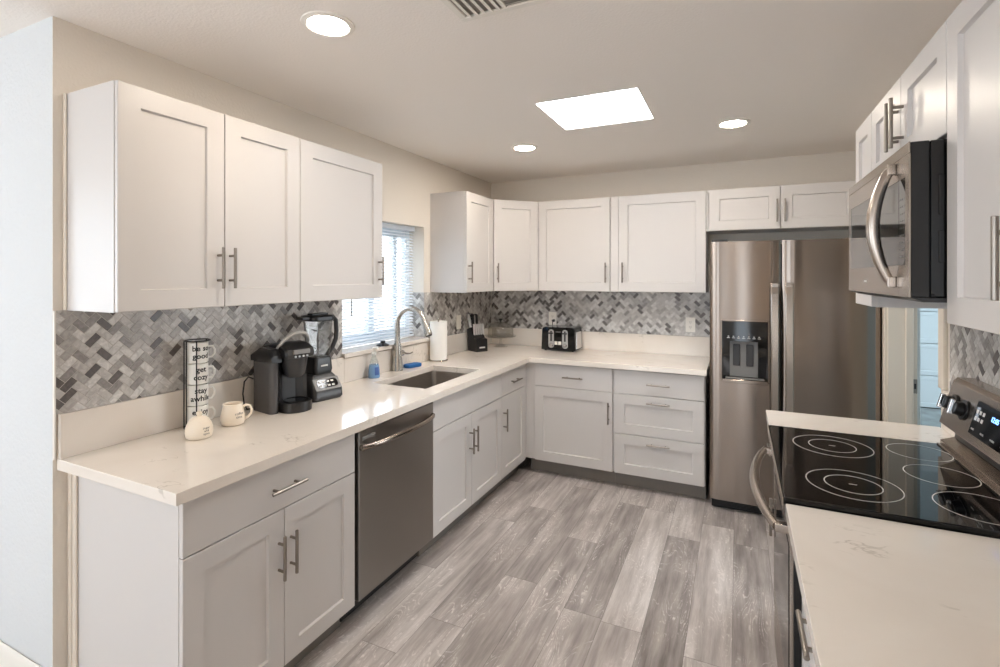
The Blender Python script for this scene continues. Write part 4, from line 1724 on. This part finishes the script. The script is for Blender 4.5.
def sugar_bowl():
    t = thing('sugar_bowl', 'small domed cream jar with a knobbed lid in front of the mug rack', 'jar', (0.222, 0.776, CT))
    bm = bmesh.new()
    lathe(bm, [(0.037, 0.0003), (0.045, 0.006), (0.049, 0.022), (0.0475, 0.042), (0.042, 0.058), (0.0365, 0.067)], n=40)
    obj('pot', bm, M['cream'], t)
    bm = bmesh.new()
    lathe(bm, [(0.036, 0.0675), (0.035, 0.071), (0.027, 0.079), (0.016, 0.083), (0.0085, 0.085), (0.0085, 0.089), (0.011, 0.094), (0.0105, 0.100), (0.006, 0.103), (0.001, 0.104)], n=36)
    obj('lid', bm, M['cream'], t)
    a = CAM_DIR + 0.55
    bm = bmesh.new()
    for k, s in enumerate(('sugar', 'and', 'spice')):
        tt = text_bm(s, 0.0125, 0.0002)
        r = [0.0478, 0.0488, 0.0492][k] + 0.0006
        zc = [0.045, 0.034, 0.023][k]
        for v in tt.verts:
            an = a + v.co.x / r
            v.co = Vector(((r + v.co.z) * math.cos(an), (r + v.co.z) * math.sin(an), zc + v.co.y))
        merge(bm, tt)
    obj('lettering', bm, M['inkgrey'], t)


def coffee_mug():
    t = thing('mug', 'round-bellied cream coffee mug beside the coffee maker', 'mug', (0.180, 0.953, CT))
    bm = bmesh.new()
    prof = [(0.034, 0.0003), (0.042, 0.004), (0.0475, 0.022), (0.047, 0.040), (0.042, 0.062), (0.0385, 0.080), (0.0395, 0.088), (0.038, 0.090), (0.0355, 0.086), (0.037, 0.065), (0.042, 0.040), (0.040, 0.014), (0.002, 0.010)]
    lathe(bm, prof, n=40)
    obj('cup', bm, M['cream'], t)
    a = CAM_DIR + 1.35
    u = Vector((math.cos(a), math.sin(a), 0))
    bm = bmesh.new()
    Z = Vector((0, 0, 1))
    pts = [u * 0.039 + Z * 0.073, u * 0.052 + Z * 0.080, u * 0.066 + Z * 0.075, u * 0.073 + Z * 0.059, u * 0.070 + Z * 0.042, u * 0.058 + Z * 0.028, u * 0.045 + Z * 0.022]
    tube(bm, pts, [0.006, 0.0055, 0.0055, 0.0055, 0.0055, 0.006, 0.007], 10)
    obj('handle', bm, M['cream'], t)
    bm = bmesh.new()
    for s, zc in (('coffee', 0.052), ('time', 0.038)):
        merge(bm, wrap_text(s, 0.015, 0.0478, zc, CAM_DIR + 0.5))
    obj('lettering', bm, M['inkgrey'], t)


def coffee_maker():
    t = thing('coffee_maker', 'black single-serve coffee maker with silver lift handle and side water tank', 'coffee maker', (0.165, 1.228, CT), 80)
    # front is -y, the tank is on the -x side
    cx, hw = 0.022, 0.073
    bm = bmesh.new()
    pts = []
    for k in range(13):
        a = math.radians(180 + 15 * k)
        pts.append((cx + hw * math.cos(a), -0.075 + 0.062 * math.sin(a)))
    pts += [(cx + hw, 0.10), (cx - hw, 0.10)]
    prism(bm, pts, 'z', 0.0003, 0.046, bev=0.003)
    obj('base', bm, M['black'], t)
    bm = bmesh.new()
    lathe(bm, [(0.056, 0.0463), (0.056, 0.051), (0.049, 0.052), (0.047, 0.050), (0.002, 0.050)], (cx, -0.072, 0), 30)
    obj('drip_tray', bm, M['blackgloss'], t)
    bm = bmesh.new()
    pts = [(cx - hw + 0.002, 0.098), (cx - hw + 0.002, -0.052), (cx - hw + 0.016, -0.040), (cx - 0.035, -0.014), (cx + 0.035, -0.014), (cx + hw - 0.016, -0.040), (cx + hw - 0.002, -0.052), (cx + hw - 0.002, 0.098)]
    prism(bm, pts, 'z', 0.0465, 0.250, bev=0.002)
    obj('column', bm, M['darkgrey'], t)
    # brewing head: rounded wedge that overhangs the tray
    bm = bmesh.new()
    prof = [(0.100, 0.2505), (0.100, 0.284), (0.075, 0.306), (0.0, 0.318), (-0.070, 0.312), (-0.110, 0.292), (-0.118, 0.268), (-0.108, 0.2505)]
    rr = []
    for x, k in ((cx - hw - 0.004, 0.90), (cx - hw + 0.006, 1.0), (cx + hw - 0.006, 1.0), (cx + hw + 0.004, 0.90)):
        rr.append([(x, -0.008 + (p[0] + 0.008) * k, 0.2505 + (p[1] - 0.2505) * k) for p in prof])
    rings_loft(bm, rr)
    hd = obj('brew_head', bm, M['black'], t)
    bm = bmesh.new()
    lathe(bm, [(0.034, 0.158), (0.046, 0.170), (0.055, 0.212), (0.058, 0.2498)], (cx, -0.060, 0), 32)
    obj('pod_holder', bm, M['darkgrey'], t)
    bm = bmesh.new()
    P = []
    for k in range(17):
        a = math.radians(205 - 230 * k / 16)
        sa = math.sin(a)
        P.append((cx + (hw + 0.003) * math.cos(a) if abs(math.cos(a)) < 0.99 else cx + (hw + 0.003) * math.copysign(1, math.cos(a)), -0.040 - 0.062 * sa, 0.290 + 0.078 * sa))
    tube(bm, P, 0.0085, 10)
    obj('lift_handle', bm, M['silverplastic'], hd)
    bm = bmesh.new()
    bx(bm, cx - 0.042, cx + 0.042, -0.1245, -0.112, 0.270, 0.290, 0.002)
    obj('badge_plate', bm, M['midgrey'], hd)
    for k in range(4):
        bm = bmesh.new()
        cyl(bm, (cx - 0.03 + 0.02 * k, -0.1115, 0.2585), (cx - 0.03 + 0.02 * k, -0.119, 0.2585), 0.005, n=12)
        obj('button', bm, M['silverplastic'], hd)
    # water tank
    bm = bmesh.new()
    pts = rrect(cx - hw - 0.048, cx - hw - 0.003, -0.066, 0.096, 0.020, 5)
    prism(bm, pts, 'z', 0.0003, 0.236, bev=0.002)
    obj('water_tank', bm, M['tank'], t, label='translucent grey water tank')
    bm = bmesh.new()
    prof = [(0.100, 0.2365), (0.100, 0.268), (0.03, 0.300), (-0.050, 0.296), (-0.078, 0.268), (-0.080, 0.2365)]
    rings_loft(bm, [[(x, p[0], 0.2365 + (p[1] - 0.2365) * k) for p in prof] for x, k in ((cx - hw - 0.052, 0.75), (cx - hw - 0.043, 1.0), (cx - hw - 0.0045, 1.0))])
    obj('tank_lid', bm, M['black'], t)
    bm = bmesh.new()
    tube(bm, [(-0.101, 0.078, 0.150), (-0.118, 0.092, 0.160), (-0.136, 0.094, 0.140), (-0.144, 0.092, 0.085), (-0.138, 0.092, 0.035), (-0.120, 0.100, 0.008), (-0.09, 0.106, 0.006)], 0.0035, 8)
    obj('power_cord', bm, M['black'], t)


def blender():
    t = thing('blender', 'tall black countertop blender with clear jar, beside the coffee maker', 'blender', (0.147, 1.470, CT), 80)
    # front -y
    bm = bmesh.new()

    def R(w, y0, y1, z, r=0.02):
        return [(p[0], p[1], z) for p in rrect(-w, w, y0, y1, r, 4)]
    rings_loft(bm, [R(0.083, -0.088, 0.085, 0.0003), R(0.090, -0.095, 0.090, 0.012), R(0.088, -0.092, 0.088, 0.055), R(0.080, -0.055, 0.080, 0.105), R(0.060, -0.046, 0.062, 0.128)])
    b = obj('motor_base', bm, M['darkgrey'], t)
    # sloped control panel on the front
    mt = frame_matrix((1, 0, 0), Vector((0, 0.037, 0.05)).normalized(), (0, -0.0735, 0.080))
    bm = bmesh.new()
    bx(bm, -0.076, 0.076, -0.034, 0.034, 0.0005, 0.004, 0.0015)
    bm.transform(mt)
    fp = obj('panel_surround', bm, M['midgrey'], b)
    bm = bmesh.new()
    prism(bm, rrect(-0.060, 0.060, -0.022, 0.024, 0.018, 4), 'z', 0.0042, 0.006)
    bm.transform(mt)
    cp = obj('keypad', bm, M['blackgloss'], fp)
    bm = bmesh.new()
    for k in range(4):
        for j in range(2):
            bx(bm, -0.045 + 0.025 * k - 0.008, -0.045 + 0.025 * k + 0.008, -0.011 + 0.022 * j - 0.005, -0.011 + 0.022 * j + 0.005, 0.0061, 0.0072, 0.0004)
    bm.transform(mt)
    obj('buttons', bm, M['ringgrey'], cp)
    # jar collar
    bm = bmesh.new()
    rings_loft(bm, [R(0.052, -0.050, 0.055, 0.1285), R(0.058, -0.052, 0.058, 0.150), R(0.054, -0.048, 0.054, 0.205), R(0.050, -0.044, 0.05, 0.215)])
    j = obj('jar_collar', bm, M['black'], t)
    bm = bmesh.new()
    bx(bm, -0.020, 0.020, -0.0535, -0.0505, 0.168, 0.176, 0.0005)
    obj('badge', bm, M['ringgrey'], j)
    # jar
    bm = bmesh.new()
    vs = [R(0.046, -0.042, 0.046, 0.2152, 0.022), R(0.051, -0.047, 0.051, 0.25, 0.022), R(0.061, -0.056, 0.061, 0.400, 0.026)]
    inner = [R(0.058, -0.053, 0.058, 0.400, 0.024), R(0.048, -0.044, 0.048, 0.252, 0.020), R(0.043, -0.039, 0.043, 0.22, 0.020)]
    rings_loft(bm, vs + inner)
    jr = obj('jar', bm, M['jarclear'], t)
    bm = bmesh.new()
    cyl(bm, (0, 0.003, 0.2165), (0, 0.003, 0.385), 0.006, 0.004, 12)
    for k in range(3):
        z = 0.235 + 0.055 * k
        for s in (1, -1):
            a = k * 1.1
            dx, dy = math.cos(a) * s, math.sin(a) * s
            rings_loft(bm, [[(dx * 0.006 - dy * 0.008, 0.003 + dy * 0.006 + dx * 0.008, z), (dx * 0.006 + dy * 0.008, 0.003 + dy * 0.006 - dx * 0.008, z + 0.002), (dx * 0.006, 0.003 + dy * 0.006, z + 0.004)],
                            [(dx * 0.038 - dy * 0.003, 0.003 + dy * 0.038 + dx * 0.003, z + 0.01), (dx * 0.038 + dy * 0.003, 0.003 + dy * 0.038 - dx * 0.003, z + 0.011), (dx * 0.038, 0.003 + dy * 0.038, z + 0.012)]])
    obj('blade_stack', bm, M['chrome'], jr)
    # lid with spout
    bm = bmesh.new()
    rings_loft(bm, [R(0.062, -0.057, 0.062, 0.4005, 0.026), R(0.066, -0.061, 0.066, 0.405, 0.026), R(0.066, -0.061, 0.066, 0.422, 0.026), R(0.060, -0.055, 0.060, 0.429, 0.024)])
    bx(bm, -0.112, -0.055, -0.030, 0.030, 0.409, 0.425, 0.005, 2)
    bx(bm, -0.048, 0.048, -0.020, 0.026, 0.4295, 0.440, 0.003, 2)
    obj('lid', bm, M['black'], t)
    # handle on the right
    bm = bmesh.new()
    P = [(0.060, 0.0, 0.412), (0.088, 0.0, 0.414), (0.108, 0, 0.395), (0.112, 0, 0.340), (0.108, 0, 0.295), (0.088, 0, 0.255), (0.064, 0.0, 0.228), (0.046, 0, 0.208)]
    tube(bm, P, [0.011, 0.011, 0.010, 0.010, 0.010, 0.010, 0.010, 0.010], 10, flat=1.3)
    obj('handle', bm, M['black'], t)


def sink_items():
    # soap
    t = thing('soap_bottle', 'clear pump bottle of blue dish soap left of the faucet', 'soap bottle', (0.072, 2.008, CT))
    bm = bmesh.new()
    lathe(bm, [(0.032, 0.0003), (0.036, 0.004), (0.034, 0.045), (0.029, 0.082)], n=28)
    obj('liquid', bm, M['soap'], t, label='blue soap in the lower half')
    bm = bmesh.new()
    lathe(bm, [(0.029, 0.0825), (0.026, 0.100), (0.018, 0.122), (0.013, 0.132), (0.013, 0.140), (0.0115, 0.140), (0.011, 0.132), (0.016, 0.121), (0.024, 0.100), (0.027, 0.0825)], n=28, closed_profile=True)
    obj('bottle', bm, M['clear'], t)
    bm = bmesh.new()
    lathe(bm, [(0.0145, 0.1405), (0.0145, 0.155), (0.007, 0.158), (0.0065, 0.176), (0.0105, 0.178), (0.0105, 0.188), (0.004, 0.190)], n=20)
    tube(bm, [(0.004, 0, 0.184), (0.022, 0, 0.185), (0.034, 0, 0.180)], [0.006, 0.005, 0.004], 8)
    obj('pump', bm, M['labelwhite'], t)
    bm = bmesh.new()
    a0 = CAM_DIR
    vs = []
    for k in range(9):
        a = a0 - 0.55 + 0.4 + k * 0.11
        vs.append((math.cos(a), math.sin(a)))
    rings_loft(bm, [[(c * r, s * r, z) for c, s in vs] for r, z in ((0.0358, 0.02), (0.0347, 0.045), (0.0318, 0.068))], cap0=False, cap1=False, closed=False)
    obj('paper_label', bm, M['soaplabel'], t)
    # sponge
    bm = bmesh.new()
    rr = [[(p[0], p[1], z) for p in rrect(-0.034 + i, 0.034 - i, -0.066 + i, 0.066 - i, 0.024, 5)] for i, z in ((0.004, 0.0004), (0.0, 0.004), (0.0, 0.020), (0.004, 0.024))]
    rings_loft(bm, rr)
    o = obj('sponge', bm, M['blue'])
    o.location = (0.072, 2.420, CT)
    o.rotation_euler = (0, 0, math.radians(-14))
    tag(o, 'blue kitchen sponge on the counter right of the faucet', 'sponge')
    # stopper on the sill
    t = thing('sink_stopper', 'black rubber sink stopper lying on the window sill', 'sink stopper', (0.006, 2.178, 1.0887))
    bm = bmesh.new()
    lathe(bm, [(0.042, 0.0003), (0.043, 0.004), (0.038, 0.010), (0.024, 0.015), (0.020, 0.018)], n=30)
    obj('disc', bm, M['black'], t)
    bm = bmesh.new()
    lathe(bm, [(0.016, 0.0182), (0.017, 0.026), (0.015, 0.032), (0.004, 0.034)], n=24)
    obj('knob', bm, M['black'], t)
    # paper towel
    cx, cy = 0.0945, 2.722
    t = thing('paper_towel_roll', 'white paper towel roll standing on the counter by the window', 'paper towel', (cx, cy, CT + 0.012))
    bm = bmesh.new()
    lathe(bm, [(0.0635, 0.0003), (0.0645, 0.002), (0.0645, 0.283), (0.0635, 0.285), (0.021, 0.279), (0.0205, 0.277), (0.0205, 0.002), (0.021, 0.0003)], n=44, closed_profile=True)
    obj('paper', bm, M['paper'], t)
    bm = bmesh.new()
    lathe(bm, [(0.0202, 0.001), (0.0202, 0.278), (0.0185, 0.278), (0.0185, 0.001)], n=24, closed_profile=True)
    obj('cardboard_core', bm, M['card'], t)
    t = thing('paper_towel_holder', 'metal upright holder carrying the paper towel roll', 'paper towel holder', (cx, cy, CT))
    bm = bmesh.new()
    lathe(bm, [(0.070, 0.0003), (0.071, 0.006), (0.066, 0.011), (0.010, 0.0118)], n=40)
    obj('base', bm, M['satin'], t)
    bm = bmesh.new()
    lathe(bm, [(0.006, 0.012), (0.006, 0.296), (0.0045, 0.302), (0.011, 0.308), (0.012, 0.316), (0.008, 0.323), (0.001, 0.325)], n=18)
    obj('post', bm, M['satin'], t)


def knife_block():
    t = thing('knife_block', 'black slanted knife block in the back corner', 'knife block', (0.130, 3.292, CT), 62)
    # front is -y; block leans back
    bm = bmesh.new()
    prof = [(-0.070, 0.0003), (-0.070, 0.098), (-0.052, 0.102), (0.018, 0.212), (0.072, 0.178), (0.072, 0.0003)]
    # rear slanted tower
    prof = [(0.072, 0.0003), (0.090, 0.182), (0.030, 0.202), (-0.024, 0.113), (-0.060, 0.105), (-0.064, 0.0003)]
    prism(bm, prof, 'x', -0.055, 0.055, bev=0.003)
    obj('block', bm, M['black'], t)
    bm = bmesh.new()
    bx(bm, -0.028, 0.028, -0.0655, -0.0625, 0.030, 0.042, 0.0008)
    obj('badge', bm, M['ringgrey'], t)
    root = t
    mt0 = Matrix.Translation(Vector(root.location)) @ Matrix.Rotation(math.radians(62), 4, 'Z')

    def knife(x, y, z, ln, name, lb, thick, hm='silverhandle'):
        d = Vector((0, 0.36, 0.93)).normalized() if name == 'kitchen_knife' else Vector((0, 0.10, 0.99)).normalized()
        k = thing(name, lb, 'knife', mt0 @ Vector((x, y, z)), 62, 'knives in the block')
        bm = bmesh.new()
        h = thick
        rings = []
        for s, w in ((0.002, 0.9), (0.2, 0.8), (0.6, 0.95), (0.92, 1.1), (1.0, 0.8)):
            c = d * (ln * s)
            rings.append([(c.x - h, c.y - 0.010 * w, c.z), (c.x + h, c.y - 0.010 * w, c.z), (c.x + h, c.y + 0.010 * w, c.z + 0.004 * w), (c.x - h, c.y + 0.010 * w, c.z + 0.004 * w)])
        rings_loft(bm, rings)
        obj('handle', bm, M[hm], k)
        bm = bmesh.new()
        for s in (0.25, 0.5, 0.75) if name == 'kitchen_knife' else ():
            c = d * (ln * s)
            cyl(bm, (c.x - h - 0.0006, c.y, c.z), (c.x + h + 0.0006, c.y, c.z), 0.003, n=8)
        if name == 'kitchen_knife':
            c = d * ln
            bx(bm, c.x - h - 0.0008, c.x + h + 0.0008, c.y - 0.011, c.y + 0.011, c.z - 0.004, c.z + 0.008, 0.001)
            obj('rivets_and_cap', bm, M['chrome'], k)
        else:
            bm.free()
    lbs = ['large silver-handled knife at the back left of the knife block', 'large black-handled knife at the back middle of the knife block', 'large silver-handled knife at the back right of the knife block']
    for i, x in enumerate((-0.034, 0.0, 0.034)):
        knife(x, 0.062, 0.1935, 0.128 - 0.008 * i, 'kitchen_knife', lbs[i], 0.0085, 'black' if i == 1 else 'silverhandle')
    lbs = ['black-handled carving knife at the middle left of the knife block', 'black-handled carving knife at the middle right of the knife block']
    for i, x in enumerate((-0.018, 0.020)):
        knife(x, 0.0445, 0.200, 0.108, 'carving_knife', lbs[i], 0.006, 'black')
    pos = ('leftmost', 'second from the left', 'third from the left', 'fourth from the left', 'rightmost')
    for i in range(5):
        x = -0.044 + 0.022 * i
        knife(x, -0.012, 0.138, 0.090, 'steak_knife', 'slim silver steak knife, %s of the front row in the knife block' % pos[i], 0.0045)


def cake_stand():
    cx, cy = 0.190, 3.615
    t = thing('cake_stand', 'clear glass pedestal cake stand in the back corner', 'cake stand', (cx, cy, CT))
    bm = bmesh.new()
    lathe(bm, [(0.062, 0.0003), (0.062, 0.004), (0.030, 0.014), (0.012, 0.034), (0.010, 0.060), (0.018, 0.078), (0.035, 0.088), (0.035, 0.0895)], n=40)
    obj('pedestal', bm, M['clearthick'], t)
    bm = bmesh.new()
    lathe(bm, [(0.034, 0.090), (0.130, 0.0935), (0.141, 0.103), (0.143, 0.103), (0.133, 0.090), (0.034, 0.0898)], n=56, closed_profile=False)
    obj('plate', bm, M['clearthick'], t)
    t = thing('cake_dome', 'clear glass dome with a knob on the cake stand', 'cake dome', (cx, cy, CT + 0.0965))
    bm = bmesh.new()
    out = [(0.115, 0.0), (0.115, 0.070)] + [(0.115 * math.cos(math.radians(a)) if a < 90 else 0.001, 0.070 + 0.058 * math.sin(math.radians(a))) for a in range(15, 86, 14)]
    inn = [(r - 0.003 if r > 0.01 else 0.001, z - 0.003) for r, z in reversed(out)]
    inn[-1] = (0.112, 0.0)
    lathe(bm, out + inn, n=48, closed_profile=True)
    obj('bell', bm, M['clearthick'], t)
    bm = bmesh.new()
    lathe(bm, [(0.009, 0.1275), (0.007, 0.136), (0.014, 0.142), (0.019, 0.148), (0.016, 0.157), (0.001, 0.160)], n=24)
    obj('knob', bm, M['darkgrey'], t)


def toaster():
    x0, x1, y0, y1 = 0.604, 0.905, 3.552, 3.764
    w, d, h = x1 - x0, y1 - y0, 0.203
    t = thing('toaster', 'black four-slice toaster with chrome sides on the back counter', 'toaster', (x0 + w / 2, y0, CT))
    bm = bmesh.new()
    # black shell: rounded top corners, front view outline extruded along depth
    hw = w / 2
    o = [(-hw + 0.006, 0.010), (hw - 0.006, 0.010)]
    for a in range(0, 91, 18):
        o.append((hw - 0.034 + 0.028 * math.cos(math.radians(a)), h - 0.028 + 0.028 * math.sin(math.radians(a))))
    for a in range(90, 181, 18):
        o.append((-hw + 0.034 + 0.028 * math.cos(math.radians(a)), h - 0.028 + 0.028 * math.sin(math.radians(a))))
    o[0], o[1] = (-hw + 0.0, 0.010), (hw, 0.010)
    prism(bm, o, 'y', 0.004, d, bev=0.003)
    body = obj('shell', bm, M['blackgloss'], t)
    # chrome side cheeks
    for s in (-1, 1):
        bm = bmesh.new()
        prism(bm, [(0.035, 0.022), (d - 0.020, 0.022), (d - 0.030, h - 0.040), (0.045, h - 0.040)], 'x', s * (hw - 0.0045), s * (hw + 0.0035), bev=0.002)
        for v in bm.verts:
            v.co.x -= s * 0.006 * (v.co.z - 0.022) / (h - 0.06)
        obj('side_plate', bm, M['chrome'], t)
    # slots on top
    for yy in (0.065, 0.145):
        for s in (-1, 1):
            bm = bmesh.new()
            bx(bm, s * 0.064 - 0.055, s * 0.064 + 0.055, yy - 0.012, yy + 0.012, h - 0.002, h + 0.0006)
            obj('slot', bm, M['midgrey'], body)
    # front: two lever tracks with dials, middle buttons
    for s in (-1, 1):
        cx = s * 0.061
        bm = bmesh.new()
        prism(bm, rrect(cx - 0.024, cx + 0.024, 0.026, h - 0.020, 0.0235, 6), 'y', 0.0003, 0.0038)
        tr = obj('lever_plate', bm, M['silverplastic'], t)
        bm = bmesh.new()
        bx(bm, cx - 0.007, cx + 0.007, -0.0008, 0.0002, 0.085, h - 0.032)
        obj('lever_slot', bm, M['black'], tr)
        bm = bmesh.new()
        bx(bm, cx - 0.021, cx + 0.021, -0.022, -0.001, h - 0.056, h - 0.044, 0.004, 2)
        obj('lever', bm, M['black'], tr)
        bm = bmesh.new()
        cyl(bm, (cx, 0.0001, 0.052), (cx, -0.014, 0.052), 0.0185, 0.016, 24, bev=0.002)
        obj('dial', bm, M['chrome'], tr)
    for cx in (-0.018, 0.016):
        bm = bmesh.new()
        bx(bm, cx - 0.013, cx + 0.013, -0.003, 0.0038, 0.056, 0.084, 0.002)
        obj('button', bm, M['outlet'], t)
    bm = bmesh.new()
    bx(bm, -0.022, 0.022, 0.002, 0.0038, h - 0.042, h - 0.036)
    obj('badge', bm, M['midgrey'], t)
    for sx in (-1, 1):
        for yy in (0.03, d - 0.03):
            bm = bmesh.new()
            cyl(bm, (sx * (hw - 0.03), yy, 0.0003), (sx * (hw - 0.03), yy, 0.011), 0.010, n=12)
            obj('foot', bm, M['black'], t)
    # cord to the outlet behind
    bm = bmesh.new()
    tube(bm, [(-0.105, d + 0.001, 0.06), (-0.118, d + 0.012, 0.10), (-0.128, d + 0.013, 0.17), (-0.126, d + 0.012, 0.225), (-0.121, d + 0.016, 0.236)], 0.0035, 8)
    cyl(bm, (-0.120, d + 0.008, 0.238), (-0.120, d + 0.0285, 0.238), 0.011, 0.013, 14)
    obj('power_cord', bm, M['black'], t)


def outlets():
    def outlet(name, loc, rz, lb, switch=False):
        t = thing(name, lb, 'outlet', loc, rz, 'white wall outlets')
        bm = bmesh.new()
        prism(bm, rrect(-0.036, 0.036, -0.058, 0.058, 0.004, 3), 'y', -0.005, 0.0, bev=0.0012)
        obj('cover_plate', bm, M['outlet'], t)
        for s in ((-1, 1) if not switch else (0,)):
            bm = bmesh.new()
            if switch:
                bx(bm, -0.017, 0.017, -0.0075, -0.0052, -0.033, 0.033, 0.001)
            else:
                prism(bm, rrect(-0.016, 0.016, s * 0.020 - 0.014, s * 0.020 + 0.014, 0.008, 4), 'y', -0.0068, -0.0052)
            so = obj('socket' if not switch else 'rocker', bm, M['outlet'], t)
            if not switch:
                bm = bmesh.new()
                for xx in (-0.006, 0.006):
                    bx(bm, xx - 0.0012, xx + 0.0012, -0.0070, -0.0067, s * 0.020 - 0.002, s * 0.020 + 0.007)
                bx(bm, -0.002, 0.002, -0.0070, -0.0067, s * 0.020 - 0.010, s * 0.020 - 0.006)
                obj('slots', bm, M['ink'], so)
    outlet('wall_switch', (0.0072, 3.172, 1.164), 90, 'white rocker switch plate on the tile left of the knife block', True)
    outlet('wall_outlet', (0.622, YB - 0.0072, 1.170), 0, 'white wall outlet behind the toaster')
    outlet('wall_outlet', (1.785, YB - 0.0072, 1.160), 0, 'white wall outlet on the back tile nearest the refrigerator')


M['tank'] = plain('translucent_grey_tank', (78, 76, 76), 0.10)
M['soaplabel'] = plain('blue_soap_label', (70, 104, 170), 0.4)
M['card'] = plain('brown_card', (150, 120, 90), 0.9)
M['clearthick'] = glass('clear_pressed_glass', (0.95, 0.95, 0.94))

build_room()
base_left()
base_back()
base_right()
uppers()
counters()
tiles()
sink()
faucet()
window()
ceiling_fittings()
dishwasher()
fridge()
range_()
microwave()
mug_stack()
sugar_bowl()
coffee_mug()
coffee_maker()
blender()
sink_items()
knife_block()
cake_stand()
toaster()
outlets()
